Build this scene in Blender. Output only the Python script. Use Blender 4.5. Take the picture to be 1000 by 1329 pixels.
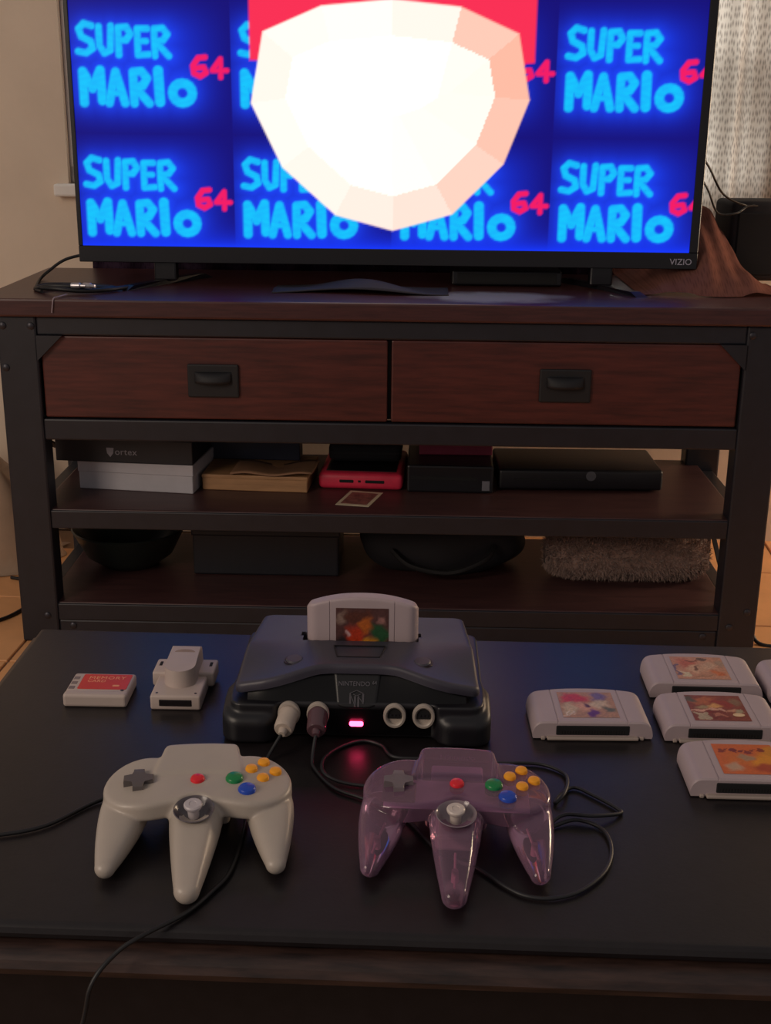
import bpy, bmesh, math, random
import numpy as np
from mathutils import Vector, Matrix
random.seed(7); rng = np.random.default_rng(7)
for o in list(bpy.data.objects): bpy.data.objects.remove(o)
S = bpy.context.scene; COL = S.collection

# ---------------------------------------------------------------- camera
TZ = 0.4217                                     # coffee table top
cd = bpy.data.cameras.new('camera'); cam = bpy.data.objects.new('camera', cd); COL.objects.link(cam)
cd.sensor_fit = 'HORIZONTAL'; cd.sensor_width = 36.0; cd.lens = 36.0 * 1599.1 / 1000.0
cd.clip_start = 0.01; cd.clip_end = 100
_R = Vector((0.99994333, 0.00327575, 0.01012982)); _U = Vector((-0.01064631, 0.30767133, 0.95143313)); _F = Vector((0, 0.95148706, -0.30768877))
cam.matrix_world = Matrix(((_R.x, _U.x, -_F.x, 0), (_R.y, _U.y, -_F.y, 0), (_R.z, _U.z, -_F.z, 0.994), (0, 0, 0, 1)))
S.camera = cam
# ---------------------------------------------------------------- world, lights, exposure
W = bpy.data.worlds.new('room_light'); S.world = W; W.use_nodes = True
bg = W.node_tree.nodes['Background']; bg.inputs[0].default_value = (0.86, 0.78, 0.76, 1); bg.inputs[1].default_value = 0.27
def area(name, loc, target, sx, sy, power, color):
    l = bpy.data.lights.new(name, 'AREA'); l.shape = 'RECTANGLE'; l.size = sx; l.size_y = sy; l.energy = power; l.color = color
    o = bpy.data.objects.new(name, l); COL.objects.link(o); o.location = loc
    o.rotation_euler = (Vector(target) - Vector(loc)).to_track_quat('-Z', 'Y').to_euler(); return o
area('room_window_light', (-2.3, -0.6, 1.9), (0.0, 1.6, 0.5), 1.1, 1.4, 38, (1.0, 0.82, 0.66))
area('daylight_behind_curtain', (0.75, 4.3, 1.6), (0.75, 2.9, 1.15), 2.0, 1.4, 140, (0.95, 0.97, 1.0))
area('right_room_lamp', (2.3, 2.55, 0.95), (0.6, 2.65, 0.30), 0.5, 0.6, 22, (1.0, 0.74, 0.50))
vs = S.view_settings; vs.view_transform = 'Standard'; vs.look = 'None'; vs.gamma = 1.0; vs.use_curve_mapping = False; vs.exposure = 0.0

# ---------------------------------------------------------------- helpers
def lin(h):
    h = h.lstrip('#'); c = [int(h[i:i+2], 16) / 255 for i in (0, 2, 4)]
    return tuple(x / 12.92 if x <= 0.04045 else ((x + 0.055) / 1.055) ** 2.4 for x in c)
MATS = {}
def mat(name, color, rough=0.5, metal=0.0, var=0.12, scale=40, bump=0.0, bscale=None, stretch=(1, 1, 1), color2=None, spec=0.5, coat=0.0, sheen=0.0, detail=6, **kw):
    if name in MATS: return MATS[name]
    m = bpy.data.materials.new(name); m.use_nodes = True; nt = m.node_tree; b = nt.nodes['Principled BSDF']
    tc = nt.nodes.new('ShaderNodeTexCoord'); mp = nt.nodes.new('ShaderNodeMapping'); mp.inputs['Scale'].default_value = stretch
    nt.links.new(tc.outputs['Object'], mp.inputs['Vector'])
    n = nt.nodes.new('ShaderNodeTexNoise'); n.inputs['Scale'].default_value = scale; n.inputs['Detail'].default_value = detail; n.inputs['Roughness'].default_value = 0.6
    nt.links.new(mp.outputs['Vector'], n.inputs['Vector'])
    r = nt.nodes.new('ShaderNodeValToRGB'); r.color_ramp.elements[0].position = 0.3; r.color_ramp.elements[1].position = 0.7
    c1 = tuple(x * (1 - var) for x in color); c2 = color2 or tuple(min(1, x * (1 + var)) for x in color)
    r.color_ramp.elements[0].color = (*c1, 1); r.color_ramp.elements[1].color = (*c2, 1)
    nt.links.new(n.outputs['Fac'], r.inputs['Fac']); nt.links.new(r.outputs['Color'], b.inputs['Base Color'])
    b.inputs['Roughness'].default_value = rough; b.inputs['Metallic'].default_value = metal
    b.inputs['Specular IOR Level'].default_value = spec; b.inputs['Coat Weight'].default_value = coat; b.inputs['Sheen Weight'].default_value = sheen
    if bump:
        n2 = nt.nodes.new('ShaderNodeTexNoise'); n2.inputs['Scale'].default_value = bscale or scale * 4; n2.inputs['Detail'].default_value = 4
        nt.links.new(mp.outputs['Vector'], n2.inputs['Vector'])
        bp = nt.nodes.new('ShaderNodeBump'); bp.inputs['Strength'].default_value = bump; bp.inputs['Distance'].default_value = 0.002
        nt.links.new(n2.outputs['Fac'], bp.inputs['Height']); nt.links.new(bp.outputs['Normal'], b.inputs['Normal'])
    MATS[name] = m; return m
def emis(name, color, strength):
    m = bpy.data.materials.new(name); m.use_nodes = True; b = m.node_tree.nodes['Principled BSDF']
    b.inputs['Base Color'].default_value = (*[c * .3 for c in color], 1); b.inputs['Emission Color'].default_value = (*color, 1); b.inputs['Emission Strength'].default_value = strength
    return m
def link(name, me, m=None, parent=None, loc=(0, 0, 0), rot=(0, 0, 0)):
    o = bpy.data.objects.new(name, me); COL.objects.link(o)
    if m is not None: me.materials.append(m) if len(me.materials) == 0 else None
    o.parent = parent; o.location = loc; o.rotation_euler = rot; return o
def finish(bm, name, smooth=False, ang=None):
    me = bpy.data.meshes.new(name); bmesh.ops.recalc_face_normals(bm, faces=bm.faces[:]); bm.to_mesh(me); bm.free()
    if smooth:
        me.shade_smooth()
        if ang: me.set_sharp_from_angle(angle=math.radians(ang))
    return me
def thing(name, label, cat, loc=(0, 0, 0), rz=0, group=None):
    o = bpy.data.objects.new(name, None); COL.objects.link(o); o.location = loc; o.rotation_euler = (0, 0, rz); o.empty_display_size = .05
    return tag(o, label, cat, group)
def tag(o, label, cat, group=None):
    o['label'] = label; o['category'] = cat
    if group: o['group'] = group
    return o
def struct(o): o['kind'] = 'structure'; return o
def bm_box(bm, x0, x1, y0, y1, z0, z1, bev=0.0, seg=2, M=None):
    r = bmesh.ops.create_cube(bm, size=1.0); v = r['verts']
    for p in v: p.co = Vector((x0 + (p.co.x + .5) * (x1 - x0), y0 + (p.co.y + .5) * (y1 - y0), z0 + (p.co.z + .5) * (z1 - z0)))
    if bev:
        e = list({ed for p in v for ed in p.link_edges})
        r2 = bmesh.ops.bevel(bm, geom=e, offset=bev, segments=seg, profile=.5, affect='EDGES', clamp_overlap=True); v = list({q for q in r2['verts']} | {q for q in v if q.is_valid})
    if M is not None: bmesh.ops.transform(bm, matrix=M, verts=[q for q in v if q.is_valid])
def box(name, dims, m, parent=None, bev=0.0015, seg=2, M=None, loc=(0, 0, 0), rot=(0, 0, 0)):
    bm = bmesh.new(); bm_box(bm, *dims, bev, seg, M); return link(name, finish(bm, name), m, parent, loc, rot)
def lathe_me(name, prof, n=32, ang=35):
    """prof: list of (r, z); closed at the axis where r == 0"""
    bm = bmesh.new(); rings = []
    for r, z in prof:
        if r < 1e-7: rings.append([bm.verts.new((0, 0, z))])
        else: rings.append([bm.verts.new((r * math.cos(2 * math.pi * i / n), r * math.sin(2 * math.pi * i / n), z)) for i in range(n)])
    for a, b in zip(rings, rings[1:]):
        for i in range(n):
            j = (i + 1) % n
            if len(a) == 1 and len(b) == 1: continue
            if len(a) == 1: bm.faces.new((a[0], b[i], b[j]))
            elif len(b) == 1: bm.faces.new((a[i], a[j], b[0]))
            else: bm.faces.new((a[i], a[j], b[j], b[i]))
    return finish(bm, name, True, ang)
def prism_me(name, pts, z0, z1, bev=0.0, seg=3, smooth=True, ang=40):
    bm = bmesh.new(); a = [bm.verts.new((x, y, z0)) for x, y in pts]; b = [bm.verts.new((x, y, z1)) for x, y in pts]; n = len(pts)
    bm.faces.new(a[::-1]); top = bm.faces.new(b)
    for i in range(n): bm.faces.new((a[i], a[(i + 1) % n], b[(i + 1) % n], b[i]))
    if bev: bmesh.ops.bevel(bm, geom=list(top.edges), offset=bev, segments=seg, profile=.5, affect='EDGES', clamp_overlap=True)
    return finish(bm, name, smooth, ang)
def rrect(w, h, r, n=6, cx=0, cy=0):
    p = []
    for sx, sy, a0 in ((1, 1, 0), (-1, 1, 90), (-1, -1, 180), (1, -1, 270)):
        for i in range(n + 1):
            a = math.radians(a0 + 90 * i / n); p.append((cx + sx * (w / 2 - r) + r * math.cos(a), cy + sy * (h / 2 - r) + r * math.sin(a)))
    return p
def spline(pts, sub=8):
    P = [Vector(p) for p in pts]; out = []
    for i in range(len(P) - 1):
        p0 = P[max(i - 1, 0)]; p1 = P[i]; p2 = P[i + 1]; p3 = P[min(i + 2, len(P) - 1)]
        for k in range(sub):
            t = k / sub; out.append(.5 * ((2 * p1) + (p2 - p0) * t + (2 * p0 - 5 * p1 + 4 * p2 - p3) * t * t + (3 * p1 - p0 - 3 * p2 + p3) * t ** 3))
    out.append(P[-1]); return out
def tube_me(name, pts, r, n=8, smooth_pts=True, sub=8):
    P = spline(pts, sub) if smooth_pts else [Vector(p) for p in pts]
    bm = bmesh.new(); rings = []; N = None
    for i, p in enumerate(P):
        T = (P[min(i + 1, len(P) - 1)] - P[max(i - 1, 0)])
        if T.length < 1e-9: T = Vector((0, 0, 1))
        T.normalize()
        if N is None: N = T.cross(Vector((0, 0, 1))); N = N if N.length > .1 else T.cross(Vector((1, 0, 0))); N.normalize()
        N = (N - T * N.dot(T)).normalized(); B = T.cross(N)
        rr = r[i] if hasattr(r, '__len__') else r
        rings.append([bm.verts.new(p + rr * (math.cos(2 * math.pi * k / n) * N + math.sin(2 * math.pi * k / n) * B)) for k in range(n)])
    for a, b in zip(rings, rings[1:]):
        for k in range(n): bm.faces.new((a[k], a[(k + 1) % n], b[(k + 1) % n], b[k]))
    bm.faces.new(rings[0]); bm.faces.new(rings[-1][::-1])
    return finish(bm, name, True, 60)
def grid_me(name, f, nu, nv, smooth=True, thick=0.0, ang=None):
    """f(u,v) -> xyz over the unit square; closed slab when thick > 0 (offset along the normal)"""
    bm = bmesh.new(); V = [[bm.verts.new(f(i / nu, j / nv)) for i in range(nu + 1)] for j in range(nv + 1)]
    for j in range(nv):
        for i in range(nu): bm.faces.new((V[j][i], V[j][i + 1], V[j + 1][i + 1], V[j + 1][i]))
    if thick:
        bm.normal_update(); bmesh.ops.solidify(bm, geom=bm.faces[:], thickness=thick)
    return finish(bm, name, smooth, ang)
def text_me(body, size, extrude=0.0002, spacing=1.0, shear=0.0, align='CENTER'):
    c = bpy.data.curves.new('lettering', 'FONT'); c.body = body; c.size = size; c.extrude = extrude; c.align_x = align; c.align_y = 'CENTER'; c.space_character = spacing; c.shear = shear; c.resolution_u = 3
    o = bpy.data.objects.new('lettering', c); COL.objects.link(o); dg = bpy.context.evaluated_depsgraph_get(); dg.update()
    me = bpy.data.meshes.new_from_object(o.evaluated_get(dg)); bpy.data.objects.remove(o); bpy.data.curves.remove(c); return me
def patch_me(name, w, h, cols, nx, ny, func):
    """a flat print: w x h sheet with a colour attribute computed by func(X, Y) -> (ny+1, nx+1, 3) linear"""
    xs = np.linspace(-w / 2, w / 2, nx + 1); ys = np.linspace(-h / 2, h / 2, ny + 1); X, Y = np.meshgrid(xs, ys)
    co = np.stack([X, Y, np.zeros_like(X)], -1).reshape(-1, 3)
    idx = np.arange((nx + 1) * (ny + 1)).reshape(ny + 1, nx + 1)
    q = np.stack([idx[:-1, :-1], idx[:-1, 1:], idx[1:, 1:], idx[1:, :-1]], -1).reshape(-1, 4)
    me = bpy.data.meshes.new(name); me.from_pydata(co.tolist(), [], q.tolist())
    ca = me.color_attributes.new('print', 'FLOAT_COLOR', 'POINT'); rgb = func(X, Y).reshape(-1, 3)
    ca.data.foreach_set('color', np.concatenate([rgb, np.ones((len(rgb), 1))], 1).astype(np.float32).ravel()); return me
def print_mat(name, rough=0.35, emission=None):
    if name in MATS: return MATS[name]
    m = bpy.data.materials.new(name); m.use_nodes = True; nt = m.node_tree; b = nt.nodes['Principled BSDF']
    a = nt.nodes.new('ShaderNodeVertexColor'); a.layer_name = 'print'; b.inputs['Roughness'].default_value = rough
    if emission:
        b.inputs['Base Color'].default_value = (.004, .004, .005, 1); b.inputs['Specular IOR Level'].default_value = .12; nt.links.new(a.outputs['Color'], b.inputs['Emission Color']); b.inputs['Emission Strength'].default_value = emission
    else: nt.links.new(a.outputs['Color'], b.inputs['Base Color'])
    MATS[name] = m; return m
def sstep(a, b, x): t = np.clip((x - a) / (b - a), 0, 1); return t * t * (3 - 2 * t)
def seg_d(X, Y, x0, y0, x1, y1):
    dx, dy = x1 - x0, y1 - y0; t = np.clip(((X - x0) * dx + (Y - y0) * dy) / (dx * dx + dy * dy + 1e-9), 0, 1)
    return np.hypot(X - x0 - t * dx, Y - y0 - t * dy)
def poly_d(X, Y, pts):
    d = np.full(X.shape, 1e9)
    for (a, b), (c, e) in zip(pts, pts[1:]): d = np.minimum(d, seg_d(X, Y, a, b, c, e))
    return d
# surface nets on a signed distance field (mm in, metres out)
def surface_nets(name, sdf, lo, hi, h):
    lo = np.array(lo, float); n = np.ceil((np.array(hi) - lo) / h).astype(int) + 1
    ax = [lo[i] + h * np.arange(n[i]) for i in range(3)]; X, Y, Z = np.meshgrid(*ax, indexing='ij'); D = sdf(X, Y, Z).astype(np.float64)
    nx, ny, nz = D.shape; ins = D < 0
    c = [D[i:nx - 1 + i, j:ny - 1 + j, k:nz - 1 + k] for i in (0, 1) for j in (0, 1) for k in (0, 1)]
    offs = [(i, j, k) for i in (0, 1) for j in (0, 1) for k in (0, 1)]
    cnt = sum((x < 0).astype(int) for x in c); act = (cnt > 0) & (cnt < 8); I = np.argwhere(act)
    acc = np.zeros((len(I), 3)); num = np.zeros(len(I)); cv = np.stack([x[act] for x in c], 1)
    for a in range(8):
        for b in range(a + 1, 8):
            if sum(abs(offs[a][t] - offs[b][t]) for t in range(3)) != 1: continue
            da, db = cv[:, a], cv[:, b]; s = (da < 0) != (db < 0); t = np.where(s, da / np.where(s, da - db, 1), 0)
            p = np.array(offs[a])[None] + t[:, None] * (np.array(offs[b]) - np.array(offs[a]))[None]
            acc += np.where(s[:, None], p, 0); num += s
    V = (lo + h * (I + acc / num[:, None])) * 0.001
    ID = -np.ones(act.shape, int); ID[act] = np.arange(len(I)); F = []
    for axx in range(3):
        s0 = [slice(None)] * 3; s1 = [slice(None)] * 3; s0[axx] = slice(0, -1); s1[axx] = slice(1, None)
        A, B = ins[tuple(s0)], ins[tuple(s1)]; u, v = (axx + 1) % 3, (axx + 2) % 3
        for flip in (0, 1):
            E = np.argwhere((A & ~B) if not flip else (~A & B)); E = E[(E[:, u] > 0) & (E[:, v] > 0) & (E[:, u] < D.shape[u] - 1) & (E[:, v] < D.shape[v] - 1)]
            def at(du, dv): q = E.copy(); q[:, u] -= du; q[:, v] -= dv; return ID[q[:, 0], q[:, 1], q[:, 2]]
            Q = np.stack([at(1, 1), at(0, 1), at(0, 0), at(1, 0)], 1)
            F.append(Q if not flip else Q[:, ::-1])
    F = np.concatenate(F); me = bpy.data.meshes.new(name); me.from_pydata(V.tolist(), [], F.tolist()); me.shade_smooth(); return me
def smin(a, b, k): h = np.maximum(k - np.abs(a - b), 0) / k; return np.minimum(a, b) - h * h * k * .25
def smax(a, b, k): return -smin(-a, -b, k)
def cone_sdf(X, Y, Z, a, b, ra, rb, flat=1.0, pw=1.0):
    a = np.array(a, float); b = np.array(b, float); d = b - a
    t = np.clip(((X - a[0]) * d[0] + (Y - a[1]) * d[1] + (Z - a[2]) * d[2]) / (d @ d), 0, 1)
    return np.sqrt((X - a[0] - t * d[0]) ** 2 + (Y - a[1] - t * d[1]) ** 2 + ((Z - a[2] - t * d[2]) / flat) ** 2) - (ra + t ** pw * (rb - ra))
def rbox2(X, Y, cx, cy, hx, hy, r): qx = np.abs(X - cx) - hx + r; qy = np.abs(Y - cy) - hy + r; return np.hypot(np.maximum(qx, 0), np.maximum(qy, 0)) + np.minimum(np.maximum(qx, qy), 0) - r
# stand frame: lx along the front of the television stand, ly away from the viewer
SA = math.radians(-1.06); SO = Vector((-0.7085, 2.224, 0))
def sp(lx, ly, z=0): return (SO.x + lx * math.cos(SA) - ly * math.sin(SA), SO.y + lx * math.sin(SA) + ly * math.cos(SA), z)

# ---------------------------------------------------------------- materials
M_wall = mat('cream_plaster', lin('dccab6'), .9, var=.05, scale=5, bump=.35, bscale=60)
M_tile = mat('terracotta_tile', lin('d89c68'), .45, var=.12, scale=6)
M_grout = mat('grey_grout', lin('8a6a50'), .9)
M_wood = mat('dark_red_wood', lin('402324'), .33, var=.3, scale=14, stretch=(1, 12, 14), color2=lin('4e2b29'))
M_drawer = mat('red_brown_wood', lin('48221f'), .40, var=.35, scale=10, stretch=(1, 12, 12), color2=lin('5a2a24'))
M_shelf = mat('shelf_wood', lin('40282a'), .42, var=.3, scale=12, stretch=(1, 12, 14), color2=lin('4c302f'))
M_black = mat('black_painted_steel', lin('1b1b23'), .45, var=.2, scale=30)
M_handle = mat('black_iron', lin('101015'), .65)
M_bolt = mat('worn_bolt', lin('3b3a40'), .4, metal=.6)
M_table = mat('black_lacquer', lin('1b1719'), .36, var=.18, scale=60, bump=.05, bscale=300, spec=.4)
M_lip = mat('worn_black_brown_moulding', lin('2a1d1b'), .42, var=.45, scale=18, stretch=(1, 6, 6), color2=lin('43302a'))
M_grey = mat('grey_plastic', lin('aba096'), .38, var=.03, scale=30, bump=.03, bscale=900)
M_cart = mat('cartridge_grey_plastic', lin('a8979a'), .5, var=.03, scale=30, bump=.03, bscale=900)
M_cartlow = mat('cartridge_tan_grey', lin('a2938a'), .55, var=.04, scale=30)
M_dark = mat('black_gloss_plastic', lin('0e0d12'), .38, var=.1, scale=40)
M_char = mat('charcoal_plastic', lin('3a3742'), .45, var=.06, scale=60, bump=.05, bscale=900)
M_pod = mat('shade_and_seam_charcoal', lin('151419'), .42, var=.08, scale=50)  # top shell's charcoal darkened for shade on the lower front; also rims and seams
M_hole = mat('dark_cavity', lin('0b0a0d'), .8)
M_cord = mat('black_cord', lin('0f0e11'), .5)
M_cordg = mat('grey_cord', lin('1d1c20'), .5)
M_red = mat('red_button', lin('d8202c'), .3, var=.02); M_green = mat('green_button', lin('0f7a40'), .3, var=.02)
M_blue = mat('blue_button', lin('1c45b0'), .3, var=.02); M_yel = mat('yellow_button', lin('f0a020'), .35, var=.02)
M_dpad = mat('dark_grey_button', lin('57504f'), .5, var=.05)
M_silver = mat('silver', lin('b8b4b8'), .3, metal=.8)
M_white = mat('white_card', lin('b4b0b6'), .6, var=.04)
M_print = print_mat('printed_paper')

# ---------------------------------------------------------------- structure: floor, wall, window
FA = math.radians(-4.2)
fl = struct(link('floor', (lambda bm: (bm_box(bm, -3.0, 3.0, -1.0, 4.0, -.06, -.004), finish(bm, 'floor'))[1])(bmesh.new()), M_grout))
tw = 0.317
tbm = bmesh.new(); bm_box(tbm, -(tw - .005) / 2, (tw - .005) / 2, -(tw - .005) / 2, (tw - .005) / 2, -.006, 0, .0015, 1); tile_me = finish(tbm, 'floor_tile'); tile_me.materials.append(M_tile)
ux, uy = Vector((math.cos(FA), math.sin(FA), 0)), Vector((-math.sin(FA), math.cos(FA), 0)); base = Vector((-.7121, 2.1313, 0))
for i in range(-5, 10):
    for j in range(-5, 3):
        c = base + ux * (i + .5) * tw + uy * (j + .5) * tw
        if -2.0 < c.x < 2.0 and 0.7 < c.y < 2.86:
            o = bpy.data.objects.new('floor_tile', tile_me); COL.objects.link(o); o.parent = fl; o.location = c; o.rotation_euler = (0, 0, FA)
WY = 0.68; WX0, WX1, WZ0, WZ1 = -0.035, 1.535, 0.835, 1.95       # the window opening in the back wall (stand frame)
bm = bmesh.new()
for d in ((-1.6, WX0, WY, WY + .16, 0, 2.5), (WX1, 3.0, WY, WY + .16, 0, 2.5), (WX0, WX1, WY, WY + .16, 0, WZ0), (WX0, WX1, WY, WY + .16, WZ1, 2.5)): bm_box(bm, *d)
struct(link('wall_back', finish(bm, 'wall_back'), M_wall, None, SO, (0, 0, SA)))
win = bpy.data.objects.new('window_1', None); COL.objects.link(win); win.location = SO; win.rotation_euler = (0, 0, SA); struct(win)
M_wframe = mat('white_window_paint', lin('e6e2dc'), .45, var=.03)
bm = bmesh.new()
for d in ((WX0, WX0 + .035, WY + .02, WY + .09, WZ0, WZ1), (WX1 - .035, WX1, WY + .02, WY + .09, WZ0, WZ1), (WX0, WX1, WY + .02, WY + .09, WZ0, WZ0 + .04), (WX0, WX1, WY + .02, WY + .09, WZ1 - .04, WZ1),
          (WX0, WX1, WY + .03, WY + .08, 1.085, 1.12), (.73, .77, WY + .03, WY + .08, WZ0, WZ1)): bm_box(bm, *d, .003, 1)
link('window_frame', finish(bm, 'window_frame'), M_wframe, win)
M_glass = bpy.data.materials.new('window_glass'); M_glass.use_nodes = True; nt = M_glass.node_tree; nt.nodes.remove(nt.nodes['Principled BSDF'])
g1 = nt.nodes.new('ShaderNodeBsdfTransparent'); g2 = nt.nodes.new('ShaderNodeBsdfGlossy'); g2.inputs['Roughness'].default_value = .03; gx = nt.nodes.new('ShaderNodeMixShader'); gx.inputs[0].default_value = .08
g1.inputs[0].default_value = (.94, .96, .95, 1); nt.links.new(g1.outputs[0], gx.inputs[1]); nt.links.new(g2.outputs[0], gx.inputs[2]); nt.links.new(gx.outputs[0], nt.nodes['Material Output'].inputs[0])
for x0, x1, z0, z1 in ((WX0 + .035, .73, WZ0 + .04, 1.085), (.77, WX1 - .035, WZ0 + .04, 1.085), (WX0 + .035, .73, 1.12, WZ1 - .04), (.77, WX1 - .035, 1.12, WZ1 - .04)):
    box('pane', (x0, x1, WY + .052, WY + .056, z0, z1), M_glass, win, 0)
box('window_sill', (WX0 - .028, WX1 + .03, WY - .03, WY + .02, WZ0 - .028, WZ0), M_wframe, win, .005)
# ---------------------------------------------------------------- television stand
st = thing('tv_stand', 'dark wood and black metal stand carrying the television, with two drawers and two shelves', 'tv stand', SO, SA)
SW, SD, LG = 1.426, 0.44, 0.073
def top_bm():
    bm = bmesh.new(); bm_box(bm, -.03, SW + .03, -.012, SD + .012, .6395, .6725, .004, 2); return finish(bm, 'stand_top')
M_top = M_wood.copy(); M_top.name = 'red_wood_painted_sheen'; nt = M_top.node_tree; pb_ = nt.nodes['Principled BSDF']; src = pb_.inputs['Base Color'].links[0].from_socket
tc = nt.nodes.new('ShaderNodeTexCoord'); mp = nt.nodes.new('ShaderNodeMapping'); mp.vector_type = 'POINT'; mp.inputs['Location'].default_value = (-.90 / .19, -.085 / .10, 0); mp.inputs['Scale'].default_value = (1 / .19, 1 / .10, 0)  # pale oval painted into the wood in place of the screen's reflection
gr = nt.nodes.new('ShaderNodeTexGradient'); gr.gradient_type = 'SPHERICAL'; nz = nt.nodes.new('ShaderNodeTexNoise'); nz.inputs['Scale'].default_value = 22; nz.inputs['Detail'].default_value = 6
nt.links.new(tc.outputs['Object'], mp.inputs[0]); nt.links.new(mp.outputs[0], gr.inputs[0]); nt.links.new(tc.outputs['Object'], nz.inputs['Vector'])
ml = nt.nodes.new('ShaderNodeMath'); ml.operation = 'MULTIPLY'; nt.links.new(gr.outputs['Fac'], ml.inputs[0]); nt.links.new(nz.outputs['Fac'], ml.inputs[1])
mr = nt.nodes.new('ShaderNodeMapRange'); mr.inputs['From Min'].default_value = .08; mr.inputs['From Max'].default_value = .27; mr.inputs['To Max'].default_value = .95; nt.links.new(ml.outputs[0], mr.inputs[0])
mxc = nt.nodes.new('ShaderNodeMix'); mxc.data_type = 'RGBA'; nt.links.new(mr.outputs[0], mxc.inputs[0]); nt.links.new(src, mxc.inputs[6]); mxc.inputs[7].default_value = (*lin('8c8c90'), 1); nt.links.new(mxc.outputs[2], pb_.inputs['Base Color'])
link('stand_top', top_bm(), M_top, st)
for lx in (0, SW - LG):
    for ly in (0, SD - .05):
        bm = bmesh.new(); bm_box(bm, lx, lx + LG, ly, ly + .05, 0.0, .6390, .004, 2); link('leg', finish(bm, 'leg'), M_black, st)
box('top_rail', (LG, SW - LG, .002, .035, .605, .6385), M_black, st, .003)
box('top_rail', (LG, SW - LG, SD - .035, SD - .002, .605, .6385), M_black, st, .003)
box('lower_rail', (LG, SW - LG, .002, .035, .4087, .4490), M_black, st, .003)
box('lower_rail', (LG, SW - LG, SD - .035, SD - .002, .4087, .4490), M_black, st, .003)
for lx in (.012, SW - .04):
    box('side_rail', (lx, lx + .028, .05, SD - .05, .605, .6385), M_black, st, .003)
    box('side_rail', (lx, lx + .028, .05, SD - .05, .2347, .2600), M_black, st, .003)
    box('side_rail', (lx, lx + .028, .05, SD - .05, .0350, .0700), M_black, st, .003)
for z0, z1 in ((.2347, .2717), (.0460, .0815)):
    box('shelf', (.045, SW - .045, .008, SD - .008, z1 - .02, z1), M_shelf, st, .003)
    box('shelf_rail', (LG, SW - LG, .002, .0078, z0, z1 - .0015), M_black, st, .002)
box('bottom_rail', (LG, SW - LG, .004, .03, .001, .0455), M_black, st, .003)
# the drawer case and the two drawers
box('drawer_case', (LG + .002, SW - LG - .002, .036, SD - .037, .4495, .6045), M_black, st, .002)
def drawer(x0, x1, hx):
    d = box('drawer', (x0, x1, .006, .0355, .4515, .6035), M_drawer, st, .003)
    h = link('handle', (lambda bm: (bm_box(bm, hx - .047, hx + .047, -.0005, .0055, .494, .556, .003, 2), finish(bm, 'handle'))[1])(bmesh.new()), M_handle, d)
    # cup pull on the back plate
    def cup(u, v):
        a = math.pi * u; b_ = .5 * math.pi * v
        return (hx - .034 * math.cos(a), -.0005 - .016 * math.sin(a) * math.cos(b_) , .522 + .020 * math.sin(b_) )
    link('cup_pull', grid_me('cup_pull', cup, 14, 6, True, .0015), M_handle, d)
drawer(LG + .004, .7095, .391); drawer(.7165, SW - LG - .004, 1.0331)
# corner gussets and bolts
def gusset(x0, sx):
    bm = bmesh.new(); pts = [(x0, .605), (x0 + sx * .047, .605), (x0, .559)]
    f = [bm.verts.new((x, -.004, z)) for x, z in pts]; k = [bm.verts.new((x, .0045, z)) for x, z in pts]
    bm.faces.new(f); bm.faces.new(k[::-1])
    for i in range(3): bm.faces.new((f[i], f[(i + 1) % 3], k[(i + 1) % 3], k[i]))
    link('gusset', finish(bm, 'gusset'), M_black, st)
gusset(LG - .001, 1); gusset(SW - LG + .001, -1)
bolt_me = lathe_me('bolt', [(0, .004), (.004, .0036), (.0065, .002), (.007, 0), (0, 0)], 14)
bolt_me.materials.append(M_bolt)
for lx, z in ((.012, .622), (.063, .622), (SW - .063, .622), (SW - .012, .622), (.012, .545), (SW - .012, .545), (.052, .056), (SW - .052, .056), (.1, .034), (SW - .1, .034), (SW - .020, .088)):
    link('bolt', bolt_me, None, st, (lx, .004 if .08 < lx < SW - .08 else 0, z), (math.pi / 2, 0, 0))
# crossed flat bars in each side frame
def bar(p, q, w=.018, t=.004):
    p, q = Vector(p), Vector(q); L = (q - p).length; bm = bmesh.new(); bm_box(bm, -t / 2, t / 2, -w / 2, w / 2, 0, L, .0008, 1)
    me = finish(bm, 'brace'); o = link('brace', me, M_black, st); o.location = p; o.rotation_euler = (q - p).to_track_quat('Z', 'X').to_euler(); return o
bar((.034, .055, .4080), (.034, .36, .2750)); bar((.034, .06, .2340), (.034, .40, .0840), .010); bar((SW - .034, .40, .2340), (SW - .034, .10, .0840), .010)

# ---------------------------------------------------------------- television
tvx0, tvx1, tvz0, tvz1 = .1075, 1.2970, .7150, 1.4160; scx0, scx1, scz0, scz1 = .1155, 1.2805, .7460, 1.4060
tv = thing('television', 'large flat television with bright blue picture standing on the dark wood stand', 'television', sp(.70, .22, .6725), SA)
def tl(lx, ly, z): return (lx - .70, ly - .22, z - .6725)
M_bezel = mat('black_tv_plastic', lin('131116'), .3, var=.05)
bm = bmesh.new()
for d in ((tvx0, tvx1, .196, .225, tvz0, scz0), (tvx0, tvx1, .196, .225, scz1, tvz1), (tvx0, scx0, .196, .225, scz0, scz1), (scx1, tvx1, .196, .225, scz0, scz1)):
    bm_box(bm, *tl(d[0], d[2], d[4])[:1], tl(d[1], 0, 0)[0], d[2] - .22, d[3] - .22, d[4] - .6725, d[5] - .6725, .0012, 1)
link('bezel', finish(bm, 'bezel'), M_bezel, tv)
bm = bmesh.new(); bm_box(bm, tvx0 + .012 - .7, tvx1 - .012 - .7, .005, .030, tvz0 + .012 - .6725, tvz1 - .012 - .6725, .006, 2); bm_box(bm, -.40, .40, .030, .065, .10, .52, .012, 2)
link('back_cover', finish(bm, 'back_cover'), M_bezel, tv)
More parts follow.
